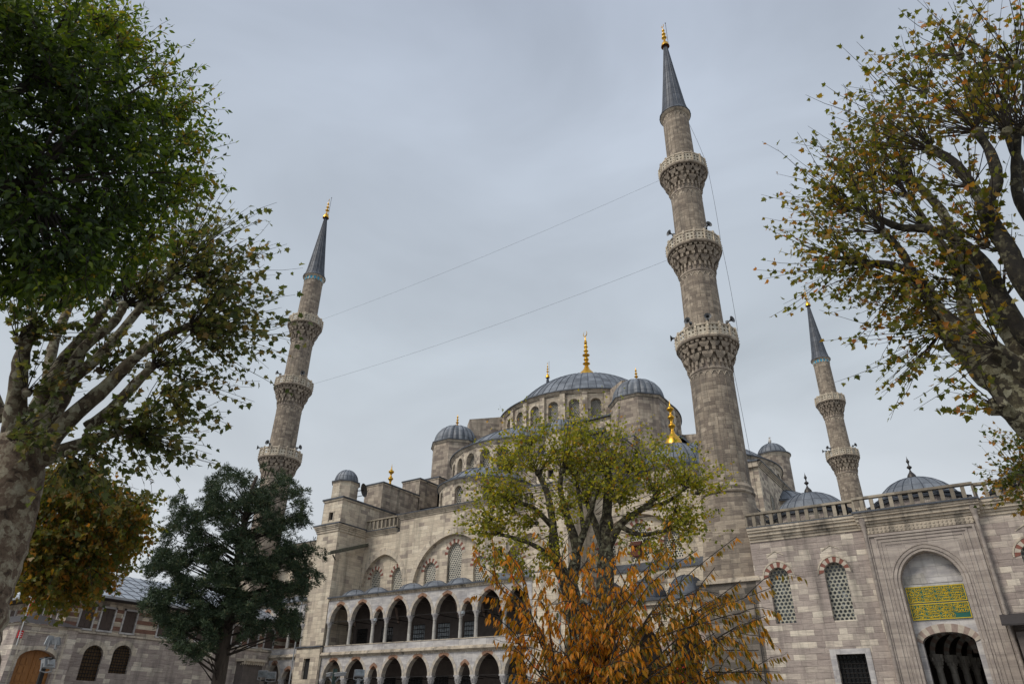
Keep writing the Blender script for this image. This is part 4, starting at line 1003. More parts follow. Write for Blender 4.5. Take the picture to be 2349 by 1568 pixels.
# gateway block
YP = YC-.28; AC = 10.66
mb = MB()
gate = arch(AC, 1.42, 0, 8.45, 10.05, 14)
mb.plate(rect(XP0, XP1, 0, 12.0), [gate], MY(YP), 0, depth=.55)
mb.box(XP0-.02, XP0, YP, YC+.3, 0, 12, 0); mb.box(XP1, XP1+.02, YP, YC+.3, 0, 12, 0)
# nested frames and arch mouldings
def frame(x0, x1, z1, t, p):
    mb.box(x0-t, x0, YP-p, YP+.02, 0, z1+t, 0); mb.box(x1, x1+t, YP-p, YP+.02, 0, z1+t, 0); mb.box(x0, x1, YP-p, YP+.02, z1, z1+t, 0)
frame(8.55, 12.8, 10.9, .10, .05); frame(8.72, 12.62, 10.72, .06, .035); frame(8.20, 13.15, 11.05, .12, .08); frame(8.92, 12.42, 10.55, .05, .02)
for t0, t1, p in ((.02, .12, .03), (.17, .30, .06), (.36, .42, .04)):
    i_ = [(AC-1.42-t0, 0)]+arc(1.42+t0, 8.45, 1.6+t0, 14, AC)+[(AC+1.42+t0, 0)]; o = [(AC-1.42-t1, 0)]+arc(1.42+t1, 8.45, 1.6+t1, 14, AC)+[(AC+1.42+t1, 0)]
    mb.band(i_, o, MY(YP), [0], p, .02)
# carved frieze of small lozenges
mb.box(8.1, 13.3, YP-.05, YP+.02, 11.22, 11.58, 2)
for k in range(26):
    x = 8.2+k*.2
    for zz in (11.32, 11.48): mb.add([(x, YP-.05, zz), (x+.09, YP-.085, zz+.07), (x+.18, YP-.05, zz), (x+.09, YP-.085, zz-.07), (x+.09, YP-.11, zz)], [(0,4,1), (1,4,2), (2,4,3), (3,4,0)], 2)
for k, (z0, z1, p) in enumerate(((11.62, 11.76, .08), (11.76, 11.9, .18), (11.9, 12.1, .28), (12.1, 12.22, .38), (12.22, 12.38, .44))):
    mb.box(XP0-.12-p*.3, XP1+.12+p*.3, YP-p, YP+.05, z0, z1, 2)
for x in (XP0+.1, XP1-.1):                            # clustered corner shafts
    mb.lathe(x, YP-.1, [(.09, 0), (.09, 11.3), (.14, 11.5), (.14, 11.7), (.24, 11.9), (.24, 12.1), (.36, 12.25), (.36, 12.34)], 14, 0)
mb.box(XP0-.3, XP1+.3, YP-.52, YC+1.0, 12.34, 12.43, 3)
# back of the recess: marble tympanum, segmental door arch
yb = YP+.55
door = [(AC-1.17, 0), (AC-1.17, 5.6)]+[(AC-1.17*cos(pi*k/14), 5.6+.5*sin(pi*k/14)) for k in range(1, 14)]+[(AC+1.17, 5.6), (AC+1.17, 0)]
mb.plate(arch(AC, 1.42, 0, 8.45, 10.05, 14), [door], MY(yb), 1, depth=.5)
da = [(AC-1.17*cos(pi*k/14), 5.6+.5*sin(pi*k/14)) for k in range(15)]; db = [(AC-1.42*cos(pi*k/14)*(1 if k not in (0, 14) else .999), 5.72+.78*sin(pi*k/14)) for k in range(15)]
mb.band(da, db, MY(yb), [4, 5], .04, .3)
mb.plate([(AC-1.36, 8.5), (AC-1.30, 8.9), (AC-.35, 9.05), (AC-.25, 8.5)], [], MY(yb-.03), 6, depth=.03, edge=True)
mb.plate([(AC-.22, 8.5), (AC-.32, 9.05), (AC+1.15, 9.15), (AC+1.36, 8.6), (AC+1.34, 8.5)], [], MY(yb-.025), 1, depth=.03, edge=True)
mb.build('gateway', ['marble_warm', 'marble', 'trim', 'lead_dark', 'pink_v', 'cream', 'marble_col'], ct)
# through the gate: columns and arches of the inner portico
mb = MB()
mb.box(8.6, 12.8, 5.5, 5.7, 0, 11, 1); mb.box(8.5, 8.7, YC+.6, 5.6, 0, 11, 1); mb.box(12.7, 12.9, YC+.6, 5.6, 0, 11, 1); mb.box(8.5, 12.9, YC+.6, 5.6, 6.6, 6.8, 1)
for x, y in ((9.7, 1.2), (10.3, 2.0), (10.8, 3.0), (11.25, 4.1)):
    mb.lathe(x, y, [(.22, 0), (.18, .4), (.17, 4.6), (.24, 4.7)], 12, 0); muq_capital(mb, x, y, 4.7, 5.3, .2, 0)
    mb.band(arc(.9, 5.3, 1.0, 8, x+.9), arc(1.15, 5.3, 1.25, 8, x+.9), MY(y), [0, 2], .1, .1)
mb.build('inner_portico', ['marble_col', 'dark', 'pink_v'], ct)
# lead roof, drums and domes of the portico
mb = MB(); mb.box(1.6, 38, YC+.3, 5.6, 12.3, 12.42, 0); mb.build('roof', ['lead_dark'], ct)
for k, x in enumerate((4.75, 10.84, 16.95, 23.05, 29.15)):
    mb = MB(); mb.lathe(x, 1.8, [(2.75, 12.42), (2.75, 13.25)], 8, 0, pi/8, pi/8+2*pi, smooth=False)
    mb.lathe(x, 1.8, [(2.75, 13.25), (2.95, 13.3), (2.98, 13.42), (2.3, 13.62)], 8, 1, pi/8, pi/8+2*pi, smooth=False)
    dr = mb.build('dome_drum', ['stone_court', 'lead_dark'], ct)
    dd = dome('portico_dome', x, 1.8, 13.62, 2.32, 1.5, 24, ct, seam=.022)
    finial('finial', x, 1.8, 15.17, 1.42, .27, (.55, .36), dd, 'bronze')

# ------------------------------------------------------------------ inscription over the gate
pl = thing('inscription_panel', (AC, yb-.06, 6.7), 'green and gold calligraphic inscription panel set over the gateway door', 'inscription')
rng = random.Random(7)
for z0, z1 in ((6.70, 7.50), (7.55, 8.36)):
    mb = MB(); x0, x1 = AC-1.355, AC+1.35; y = yb-.05
    mb.box(x0, x1, y, yb, z0, z1, 0)
    def gb(a, b, c, d): mb.box(a, b, y-.018, y, c, d, 1)
    gb(x0+.01, x1-.01, z0+.01, z0+.045); gb(x0+.01, x1-.01, z1-.045, z1-.01); gb(x0+.01, x0+.045, z0+.045, z1-.045); gb(x1-.045, x1-.01, z0+.045, z1-.045)
    cw = (x1-x0-.12)/4; ch = (z1-z0-.12)/3
    for r in range(3):
        for c in range(4):
            cx_, cz = x0+.06+cw*(c+.5), z0+.06+ch*(r+.5); a, b = cw*.48, ch*.45
            if z0 < 7 and r == 0 and c == 3: continue
            out_ = [(cx_-a, cz), (cx_-a*.88, cz+b*.8), (cx_-a*.7, cz+b), (cx_+a*.7, cz+b), (cx_+a*.88, cz+b*.8), (cx_+a, cz), (cx_+a*.88, cz-b*.8), (cx_+a*.7, cz-b), (cx_-a*.7, cz-b), (cx_-a*.88, cz-b*.8)]
            mb.tube([(p[0], y-.008, p[1]) for p in out_+[out_[0]]], .010, 4, 1, False)
            # strokes: tall verticals, bowls, dots
            for k in range(7):
                xx = cx_-a*.78+a*1.56*k/6+rng.uniform(-.02, .02)
                mb.tube([(xx, y-.012, cz-b*.5), (xx+rng.uniform(-.012, .012), y-.012, cz+b*rng.uniform(.5, .85))], .0135, 4, 1)
            for k in range(5):
                xx = cx_-a*.7+a*1.4*k/4+rng.uniform(-.03, .03); w = rng.uniform(.05, .09); zz = cz+rng.uniform(-.5, .3)*b; h = rng.uniform(.03, .06)
                mb.tube([(xx+w*cos(t), y-.012, zz-h*abs(sin(t))*(1 if k % 2 else -.6)) for t in [pi*q/6 for q in range(7)]], .014, 4, 1)
            for k in range(8):
                xx = cx_+rng.uniform(-.8, .8)*a; zz = cz+rng.uniform(-.8, .8)*b; mb.box(xx-.015, xx+.015, y-.018, y, zz-.014, zz+.014, 1)
    mb.build('panel', ['green', 'gold_flat'], pl)

# small dark roofed kiosk to the right of the gate
kt = thing('kiosk', (14.6, -3.6, 0), 'small kiosk with a dark sloping lead roof to the right of the gateway', 'kiosk')
mb = MB(); mb.box(13.6, 17.5, -4.4, -2.35, 0, 5.7, 0); mb.build('walls', ['dark'], kt)
mb = MB(); mb.add([(13.15, -4.9, 6.0), (18, -4.9, 6.0), (18, -2.2, 6.75), (13.15, -2.2, 6.75), (13.15, -4.9, 5.93), (18, -4.9, 5.93), (13.15, -2.2, 6.62), (18, -2.2, 6.6)], [(0,1,2,3), (4,5,1,0), (4,0,3,6), (6,7,5,4)], 0); mb.build('roof', ['wood_eave'], kt)

# ------------------------------------------------------------------ sultan's pavilion on the left
pv = thing('pavilion', (-44, -14, 0), 'old stone pavilion with brick-banded upper storey, shuttered windows and a wide-eaved metal roof', 'building')
XV = -42.0
M['roof_zinc'] = plain('weathered_zinc_sheet', (.34, .37, .41), .4, .35, .3, 2.0)
mb = MB()
w1 = arch(-17.55, .70, 3.8, 5.45, 6.12, 8); w2 = arch(-15.45, .70, 4.38, 5.65, 6.3, 8)
mb.plate(rect(-20.1, 1.0, 0, 6.85), [w1, w2], MX(XV), 0, depth=.35)
for c, zs, za in ((-17.55, 5.45, 6.12), (-15.45, 5.65, 6.3)): mb.band(arc(.71, zs, za-zs+.01, 8, c), arc(1.02, zs, za-zs+.32, 8, c), MX(XV), [1], .02, .02)
mb.box(XV-.5, XV-.4, -20.1, 1.0, 0, 6.8, 5)
mb.box(XV-.3, XV+.1, -20.2, 1.0, 6.85, 6.98, 1)
shs = [-20.0+1.24+k*1.75 for k in range(11)]; shs = [-18.78, -17.3, -15.57, -12.7, -11.0, -9.3, -7.6, -5.9, -4.2, -2.5]
mb.plate(rect(-20.15, 1.0, 6.98, 9.15), [rect(c-.46, c+.46, 7.15, 8.65) for c in shs], MX(XV-.02), 2, depth=.12)
# alternating brick courses
def bandrow(za, zb, holes):
    y0 = -20.15; ed = sorted([(c-.56, c+.56) for c in holes])
    for a, b in ed+[(1.0, 1.0)]:
        if a > y0: mb.box(XV-.05, XV+.0, y0, a, za, zb, 3)
        y0 = b
for za, zb in ((7.22, 7.5), (7.82, 8.10), (8.42, 8.66)):
    bandrow(za, zb, shs); mb.box(-60, XV, -20.19, -20.13, za, zb, 3)
mb.box(-60, XV-.06, -20.15, -19.9, 0, 9.15, 2)
for c in shs:
    for a, b in ((c-.58, c-.46), (c+.46, c+.58)): mb.box(XV-.06, XV+.05, a, b, 7.05, 8.78, 4)
    mb.box(XV-.06, XV+.05, c-.58, c+.58, 8.65, 8.78, 4); mb.box(XV-.06, XV+.07, c-.6, c+.6, 7.03, 7.15, 4)
mb.build('wall', ['stone_court', 'trim', 'stone', 'brick', 'marble', 'dark'], pv)
for c, z0, zs, za in ((-17.55, 3.8, 5.45, 6.12), (-15.45, 4.38, 5.65, 6.3)):
    M['amber'] = M.get('amber') or plain('amber_curtained_glass', (.10, .055, .02), .3, 0, .5, 4)
    grille('window', c-.7, c+.7, z0, za, MX(XV-.3), pv, 'amber', 7, 10, arch(c, .70, z0, zs, za, 8), th=.024)
src = None
for c in shs:
    if src is None:
        mb = MB(); mb.box(XV-.14, XV-.10, c-.46, c+.46, 7.15, 8.65, 0)
        for s in (-1, 1):
            a, b = sorted((c+s*.02, c+s*.44))
            for z0, z1 in ((7.2, 7.62), (7.68, 8.25), (8.31, 8.6)):
                mb.box(XV-.11, XV-.07, a+.05, b-.05, z0+.04, z1-.04, 0)
            mb.box(XV-.11, XV-.08, a, a+.05, 7.15, 8.65, 0); mb.box(XV-.11, XV-.08, b-.05, b, 7.15, 8.65, 0)
        src = mb.build('shutter', ['wood'], pv); s0 = c
    else:
        o = src.copy(); COL.objects.link(o); o.location.y += c-s0
for k in range(4):
    c = -43.6-k*2.3; mb = MB(); mb.box(c-.4, c+.4, -20.26, -20.16, 7.15, 8.65, 0)
    mb.box(c-.52, c-.4, -20.3, -20.16, 7.05, 8.75, 1); mb.box(c+.4, c+.52, -20.3, -20.16, 7.05, 8.75, 1); mb.build('shutter', ['wood', 'marble'], pv)
# roof: wide boarded eave, hipped metal sheets with standing seams
mb = MB(); E = 1.15; xe, ye = XV+E, -20.15-E; xr, zr_, ze = -48.5, 12.35, 9.32
A = [(xe, ye, ze), (xe, 2.0, ze), (-60, ye, ze), (-60, 2.0, ze)]
R0 = (xr, -20.15+6.0, zr_-.2); R1 = (xr, 2.0, zr_-.2); R3 = (-60, -14.15, zr_-.2)
mb.add([A[0], A[1], R1, R0], [(0,1,2,3)], 0); mb.add([A[0], R0, R3, A[2]], [(0,1,2,3)], 0)
mb.box(-60, xe, ye, 2.0, 9.16, 9.2, 1); mb.box(xe-.05, xe, ye, 2.0, 9.2, 9.36, 2); mb.box(-60, xe, ye, ye+.05, 9.2, 9.36, 2)
for k in range(24):
    y = ye+.6+k*.95
    if y > 2: break
    f = min(1, (y-ye)/(R0[1]-ye)); p = Vector((xe, y, ze+.02)); q = Vector((xe+(xr-xe)*f, y, ze+(zr_-.2-ze)*f+.02)); mb.tube([p, q], .03, 4, 3)
for k in range(1, 6):
    f = k/6; mb.tube([(xe+(xr-xe)*f, ye+(R0[1]-ye)*f, ze+(zr_-.2-ze)*f+.01), (xe+(xr-xe)*f, 2.0, ze+(zr_-.2-ze)*f+.01)], .018, 4, 3)
mb.tube([A[0], R0], .06, 5, 3)
mb.build('roof', ['roof_zinc', 'wood_eave', 'grey_metal', 'seam'], pv)
# covered ramp eave with stalactite brackets by the mosque wall
mb = MB(); mb.box(-43.2, -40.6, -5.6, -3.4, 5.9, 6.1, 0)
for k in range(10):
    for j in range(3): mb.lathe(-40.8-.25*j, -5.5+k*.22, [(0, -.3+.1*j), (.08, -.2+.1*j), (.1, 0)], 6, 0, z=5.9-.1*j)
mb.box(-43.0, -41.0, -5.4, -3.5, 0, 5.9, 1); mb.build('ramp_eave', ['trim', 'dark'], pv)
# portal block with the oak door
mb = MB(); XQ = -40.0
dr = [(-23.25, 0), (-23.25, 4.75)]+[(-22.08-1.17*cos(pi*k/12), 4.75+.62*sin(pi*k/12)) for k in range(1, 12)]+[(-20.91, 4.75), (-20.91, 0)]
mb.plate(rect(-23.8, -20.0, 0, 6.85), [dr], MX(XQ), 0, depth=.5)
mb.box(-60, XQ-.01, -23.8, -23.62, 0, 6.84, 0); mb.box(-42.0, XQ-.01, -20.2, -20.01, 0, 6.84, 0)
d2 = [(-22.08-1.17*cos(pi*k/12), 4.75+.62*sin(pi*k/12)) for k in range(13)]; d3 = [(-22.08-1.42*cos(pi*k/12), 4.75+.86*sin(pi*k/12)) for k in range(13)]
mb.band(d2, d3, MX(XQ), [1], .03, .02)
for a, b in ((-23.5, -23.4), (-20.72, -20.62)): mb.box(XQ-.02, XQ+.05, a, b, 0, 6.45, 1)
mb.box(XQ-.02, XQ+.05, -23.4, -20.72, 6.35, 6.45, 1)
mb.box(-60, XQ+.1, -23.9, -19.95, 6.75, 6.88, 1)
pb_ = mb.build('portal', ['stone_court', 'trim'], pv)
mb = MB(); mb.add([(-39.75, -24.05, 6.88), (-39.75, -19.8, 6.88), (-42.0, -19.8, 7.0), (-42.0, -22.2, 7.75), (-60, -22.2, 7.75), (-60, -24.05, 6.88)], [(0,1,3), (1,2,3), (0,3,4,5)], 0)
mb.build('portal_roof', ['wood_eave'], pv)
mb = MB(); mb.plate(dr, [], MX(XQ-.48), 0)
for s in (-1, 1):
    for r in range(9):
        for c in range(3):
            y = -22.08+s*(.2+c*.33); z0 = .5+r*.5
            if z0 > 4.6: continue
            mb.box(XQ-.48, XQ-.44, min(y, y+s*.24), max(y, y+s*.24), z0, z0+.38, 0)
mb.box(XQ-.48, XQ-.42, -22.11, -22.05, 0, 5.3, 0); mb.build('door', ['door'], pb_)

# ------------------------------------------------------------------ small things
mb = MB(); a = at(183, 1498, 50.9); 
fp = thing('flag', (-39.2, -23.0, 5.2), 'red flag with a white crescent and star hanging from a thin pole above the portal', 'flag')
P0 = Vector((-39.6, -23.75, 5.5)); P1 = Vector((-38.9, -24.1, 8.95))
mb = MB(); mb.tube([P0, P1], .035, 6, 0); mb.lathe(P1.x, P1.y, [(0, 0), (.06, .06), (0, .12)], 6, 0, z=P1.z); mb.build('pole', ['white_metal'], fp)
mb = MB(); vs = []; nz = 9
for i in range(nz):
    f = i/(nz-1); p = P1.lerp(P0, .02+.42*f); w = .10+.28*sin(pi*min(1, f*1.1))*.9
    for j in range(4): q = j/3; vs.append(p+Vector((.05*sin(3*f+4*q), w*q*1.0, -.25*q)))
mb.add(vs, [(i*4+j, i*4+j+1, (i+1)*4+j+1, (i+1)*4+j) for i in range(nz-1) for j in range(3)], [1 if 1 <= i <= 3 and j == 1 else 0 for i in range(nz-1) for j in range(3)], True)
mb.build('cloth', ['red_cloth', 'white_cloth'], fp)
mb = MB(); mb.box(-39.97, -39.9, -23.75, -23.45, 5.95, 6.4, 0)
for k in range(3): mb.box(-39.9, -39.89, -23.7, -23.5, 6.02+k*.12, 6.06+k*.12, 1)
tag(mb.build('alarm_box', ['red_cloth', 'white_cloth']), 'small red box fixed on the pavilion portal wall left of the door', 'alarm box')

def floodlight(par, p, yaw, tilt, s=.3, mat='grey_metal'):
    mb = MB(); d = Vector((cos(yaw)*cos(tilt), sin(yaw)*cos(tilt), sin(tilt))); sd_ = Vector((-sin(yaw), cos(yaw), 0)); up = d.cross(sd_)
    p = Vector(p); mb.obox(p, d*s*.35, sd_*s, up*s*.62, 0); mb.obox(p+d*s*.37, d*s*.03, sd_*s*.9, up*s*.52, 1)
    mb.obox(p-d*s*.5, d*s*.2, sd_*s*.6, up*s*.35, 0)
    for sg in (-1, 1): mb.tube([p+sd_*s*sg*1.05, p+sd_*s*sg*1.05-Vector((0, 0, s*1.1)), p-Vector((0, 0, s*1.25))], .02, 4, 0)
    return mb.build('floodlight', [mat, 'glass_pale'], par)
def pole_light(px_, py_, dist, heads, h, label, polemat='green_metal', tilt=0):
    b = at(px_, py_, dist); t = thing('floodlight_mast', (b.x, b.y, 0), label, 'floodlight mast')
    mb = MB(); mb.tube([(b.x+tilt, b.y, 0), (b.x, b.y, b.z)], .07, 8, 0); mb.tube([(b.x-h, b.y, b.z-.05), (b.x+h, b.y, b.z-.05)], .035, 6, 0)
    mb.build('pole', [polemat], t)
    for dx, dz, yaw, tl, s in heads: floodlight(t, (b.x+dx, b.y, b.z+dz), yaw, tl, s)
    return t
pole_light(108, 1505, 25, [(-.18, .42, radians(250), .15, .2), (.33, .38, radians(60), .3, .17), (.18, -.18, radians(200), -.3, .18)], .35, 'black mast with three grey floodlights in front of the oak door', 'iron')
pole_light(611, 1556, 34, [(-.27, .2, radians(-60), -.2, .2), (.27, .14, radians(-60), -.2, .2)], .3, 'mast with two white floodlights before the left arcade', 'iron')
# pair of long camera housings on a green pole, and one more beside it
t = thing('camera_mast', (0, 0, 0), 'dark green mast with two long pale camera housings in front of the lower arcade', 'camera mast'); b = at(767, 1552, 36); t.location = (b.x, b.y, 0)
mb = MB(); mb.tube([(b.x, b.y, 0), (b.x, b.y, b.z+.35)], .10, 10, 0); mb.build('pole', ['green_metal'], t)
for dx, l in ((-.32, .13), (.36, .28)):
    mb = MB(); mb.obox((b.x+dx, b.y, b.z+.1), Vector((l, 0, .02)), Vector((0, .09, 0)), Vector((0, 0, .055)), 0); mb.obox((b.x+dx, b.y, b.z+.175), Vector((l*1.05, 0, .02)), Vector((0, .12, 0)), Vector((0, 0, .018)), 1)
    mb.tube([(b.x+dx, b.y, b.z), (b.x, b.y, b.z-.3)], .03, 5, 0); mb.build('camera_housing', ['grey_metal', 'white_metal'], t)
pole_light(823, 1555, 33, [(0, .2, radians(-30), .3, .21)], .15, 'short mast with a grey floodlight facing up at the arcade', 'grey_metal')
# floodlights on the upper gallery
def glight(x, label):
    t = thing('gallery_floodlight', (x, -2.15, 8.95), label, 'floodlight', 'floodlights hung in the small gallery arches')
    o = floodlight(t, (x, -2.35, 8.85), radians(-90+(-20)), .15, .17); mb = MB(); mb.tube([(x, -2.2, 8.9), (x+.35, -1.9, 9.0)], .02, 4, 0); mb.build('bracket', ['iron'], t)
glight(-29.25, 'small square floodlight in the narrow arch left of centre in the upper gallery'); glight(-20.25, 'small white floodlight in the narrow arch right of centre in the upper gallery')
# lantern in the lower arcade
mb = MB(); mb.tube([(-15.9, -1.2, 5.2), (-15.9, -1.2, 4.75)], .015, 4, 0); mb.lathe(-15.9, -1.2, [(.03, 0), (.17, -.12), (.14, -.35), (.05, -.45)], 10, 1, z=4.75)
tag(mb.build('lantern', ['iron', 'gold']), 'small brass lantern hanging in the last lower arch beside the orange tree', 'lantern')
# satellite dish on the tower turret
dt = thing('satellite_dish', (-35.7, -.2, 21.0), 'rusty satellite dish seen edge-on, fixed to the small turret of the left buttress tower', 'satellite dish')
mb = MB(); c = Vector((-35.05, .1, 21.15)); d = Vector((.95, .3, .1)).normalized(); u_ = d.orthogonal().normalized(); v_ = d.cross(u_); vs = []
for r, q in ((0, -.16), (.3, -.12), (.55, -.04), (.68, .03)):
    for k in range(14): vs.append(c+d*q+u_*(r*cos(2*pi*k/14))+v_*(r*sin(2*pi*k/14)))
mb.add(vs, [(i*14+k, i*14+(k+1) % 14, (i+1)*14+(k+1) % 14, (i+1)*14+k) for i in range(3) for k in range(14)], 0, True); mb.build('dish', ['bronze'], dt)
mb = MB(); mb.tube([c, (-35.85, 0, 21.2)], .05, 5, 0); mb.tube([c-Vector((0, 0, .5)), (-35.85, 0, 20.6)], .035, 5, 0); mb.tube([c+d*.0-Vector((0, 0, .6)), c+d*.55], .02, 4, 0); mb.build('mount', ['iron'], dt)
# gull on the cylindrical turret
mb = MB(); gx, gy, gz = -4.05, 33.0, 30.35
mb.lathe(gx, gy, [(0, 0), (.11, .06), (.17, .2), (.16, .36), (.09, .5), (.075, .56), (.10, .64), (.09, .72), (0, .78)], 12, 0, z=gz+.1)
mb.tube([(gx+.06, gy-.06, gz+.76), (gx+.24, gy-.12, gz+.73)], [.035, .008], 5, 1); mb.tube([(gx-.08, gy+.05, gz+.35), (gx-.3, gy+.1, gz+.12)], [.1, .02], 6, 2)
mb.tube([(gx-.04, gy, gz+.15), (gx-.04, gy, gz)], .015, 4, 1); mb.tube([(gx+.04, gy, gz+.15), (gx+.04, gy, gz)], .015, 4, 1)
tag(mb.build('gull', ['feather', 'rust', 'horn']), 'gull perched on top of the small round turret between the right minarets', 'bird')
# cables down the end wall beside the near minaret
mb = MB(); rng = random.Random(3)
for k in range(9):
    x = -1.6+rng.uniform(-.02, .1); y0 = 3+rng.uniform(0, 5); mb.tube([(x, y0+f*rng.uniform(2, 6), 21-f*7.5-.8*sin(pi*f)) for f in [q/6 for q in range(7)]], .022, 4, 0)
tag(mb.build('cable_bundle', ['cable']), 'tangle of black cables hanging on the wall right of the near minaret', 'cables')
# loudspeaker boxes leaning between the balusters
for k, (x, l) in enumerate(((3.3, 'small dark box behind the third baluster of the courtyard balustrade'), (6.75, 'left one of two tall black boxes behind the courtyard balustrade'), (7.25, 'right one of two tall black boxes behind the courtyard balustrade'))):
    mb = MB(); h = .3 if k == 0 else .8; mb.box(x-.13, x+.13, -1.95, -1.7, 12.42, 12.42+h, 0); mb.lathe(x, -1.83, [(.09, 0), (.09, .03)], 12, 1, z=12.42+h)
    tag(mb.build('speaker_box', ['horn_in', 'horn']), l, 'loudspeaker')
mb = MB(); s_ = at(1563, 1545, 44); mb.box(s_.x-.22, s_.x+.22, s_.y-.06, s_.y, s_.z-.45, s_.z+.45, 0)
for k in range(3): mb.box(s_.x-.14, s_.x+.14, s_.y-.075, s_.y-.06, s_.z-.3+.25*k, s_.z-.18+.25*k, 1)
tag(mb.build('hanging_sign', ['red_cloth', 'rust']), 'small red hanging sign seen through the orange leaves at the porch', 'sign')
# ------------------------------------------------------------------ trees
def catmull(P, n=6):
    P = [Vector(p) for p in P]; out_ = []
    for i in range(len(P)-1):
        p0 = P[max(i-1, 0)]; p1, p2 = P[i], P[i+1]; p3 = P[min(i+2, len(P)-1)]
        for k in range(n):
            t = k/n; out_.append(.5*((2*p1)+(p2-p0)*t+(2*p0-5*p1+4*p2-p3)*t*t+(3*p1-p0-3*p2+p3)*t**3))
    return out_+[P[-1]]
class Tree:
    def __init__(s, name, base, label, seed, group=None, cat='tree'):
        s.root = thing(name, base, label, cat, group); s.rng = np.random.default_rng(seed); s.pr = random.Random(seed)
        s.wood = MB(); s.twig = MB(); s.lp = []; s.ld = []; s.ls = []; s.lt = []
    def limb(s, pts, n=10, mi=0, knobby=0.0, seg=5):
        """pts = (pixel x, pixel y, distance, radius)"""
        P = [at(p[0], p[1], p[2]) for p in pts]; C = catmull(P, seg); R_ = []
        for i in range(len(pts)-1):
            for k in range(seg): R_.append(pts[i][3]+(pts[i+1][3]-pts[i][3])*k/seg)
        R_.append(pts[-1][3])
        R_ = [r*(1+s.pr.uniform(-.06, .06)-knobby*.5+knobby*s.pr.random()) for r in R_]
        s.wood.tube(C, R_, n, mi); return C
    def knob(s, p, r):
        pts = [p+Vector((s.pr.gauss(0, r*.15), s.pr.gauss(0, r*.15), z*r)) for z in (-.8, -.4, 0, .4, .8)]
        s.wood.tube(pts, [r*.35, r*.85, r, r*.85, r*.3], 8, 0)
    def shoot(s, p, d, L_, nl, size, r0=.012, lift=.15, t0=.25, spread=.09, tint=None, droop=.4, wig=.08):
        n = 6; pts = [p.copy()]; d = d.normalized(); step = L_/n
        for k in range(n):
            d = (d+Vector((s.pr.gauss(0, wig), s.pr.gauss(0, wig), s.pr.gauss(0, wig)+lift/n))).normalized(); pts.append(pts[-1]+d*step)
        s.twig.tube(pts, [r0*(1-.75*i/n) for i in range(n+1)], 3, 0, False)
        for k in range(nl):
            f = t0+(1-t0)*(k+s.pr.random())/nl; q = f*n; i = min(int(q), n-1); a = pts[i].lerp(pts[i+1], q-i)
            o = Vector((s.pr.gauss(0, 1), s.pr.gauss(0, 1), s.pr.gauss(0, 1))).normalized()
            s.leaf(a+o*spread*s.pr.random(), o*.8+d*.5-Vector((0, 0, droop)), size*s.pr.uniform(.65, 1.2), tint)
        return pts
    def leaf(s, p, d, size, tint=None):
        s.lp.append(tuple(p)); s.ld.append(tuple(d)); s.ls.append(size); s.lt.append(s.pr.random() if tint is None else min(1, max(0, tint+s.pr.gauss(0, .18))))
    def finish(s, leafm, barkm, shape, twigm='bark_dark', crown='crown', cup=.25):
        if s.wood.v: s.wood.build('trunk', [barkm] if isinstance(barkm, str) else barkm, s.root, 60)
        if s.twig.v: s.twig.build('twigs', [twigm], s.root, 80)
        P = np.array(s.lp); D = np.array(s.ld); S = np.array(s.ls)[:, None]; T = np.array(s.lt); n = len(P); rg = s.rng
        D /= np.linalg.norm(D, axis=1)[:, None]+1e-9
        A = rg.normal(size=(n, 3)); A += np.array([0, 0, 1.0])*.6
        Wd = np.cross(D, A); Wd /= np.linalg.norm(Wd, axis=1)[:, None]+1e-9; Nn = np.cross(Wd, D)
        sh = np.array(shape[0]); fc = np.array(shape[1]); k = len(sh)
        V = P[:, None, :]+S[:, None, :]*(sh[None, :, 0:1]*Wd[:, None, :]+sh[None, :, 1:2]*D[:, None, :]+(sh[None, :, 2:3]*rg.uniform(.3, 1.6, (n, 1, 1)))*Nn[:, None, :])
        V = V.reshape(-1, 3); F = (np.arange(n)[:, None, None]*k+fc[None]).reshape(-1, 3)
        me = bpy.data.meshes.new(crown); me.vertices.add(len(V)); me.vertices.foreach_set('co', V.ravel())
        me.loops.add(F.size); me.loops.foreach_set('vertex_index', F.ravel()); me.polygons.add(len(F)); me.polygons.foreach_set('loop_start', np.arange(len(F))*3)
        at_ = me.attributes.new('tint', 'FLOAT', 'POINT'); at_.data.foreach_set('value', np.repeat(T, k).astype(np.float32))
        me.materials.append(M[leafm]); me.update(); me.validate()
        o = bpy.data.objects.new(crown, me); COL.objects.link(o); o.parent = s.root; o.matrix_parent_inverse = Matrix.Translation(-Vector(s.root.location)); return o
# leaf shapes: x across, y along the stalk, z lift
PLANE = ([(0,0,0),(.16,.08,.02),(.46,.06,.10),(.34,.24,.05),(.60,.50,.14),(.30,.50,.04),(.24,.66,.03),(0,1.0,-.10),(-.24,.66,.03),(-.30,.50,.04),(-.60,.50,.14),(-.34,.24,.05),(-.46,.06,.10),(-.16,.08,.02),(0,.4,-.02)],
         [(14,i,i+1) for i in range(13)]+[(14,13,0)])
OVAL = ([(0,0,0),(.20,.25,.07),(.23,.5,.08),(.12,.8,.02),(0,1.05,-.10),(-.12,.8,.02),(-.23,.5,.08),(-.20,.25,.07),(0,.5,-.02)], [(8,i,i+1) for i in range(7)]+[(8,7,0)])
NARROW = ([(0,0,0),(.16,.3,.05),(.16,.6,.03),(0,1.1,-.16),(-.16,.6,.03),(-.16,.3,.05),(0,.5,-.03)], [(6,i,i+1) for i in range(5)]+[(6,5,0)])
NEEDLE = ([(0,0,0),(.11,.5,.03),(0,1,0),(-.11,.5,.03)], [(0,1,2),(0,2,3)])
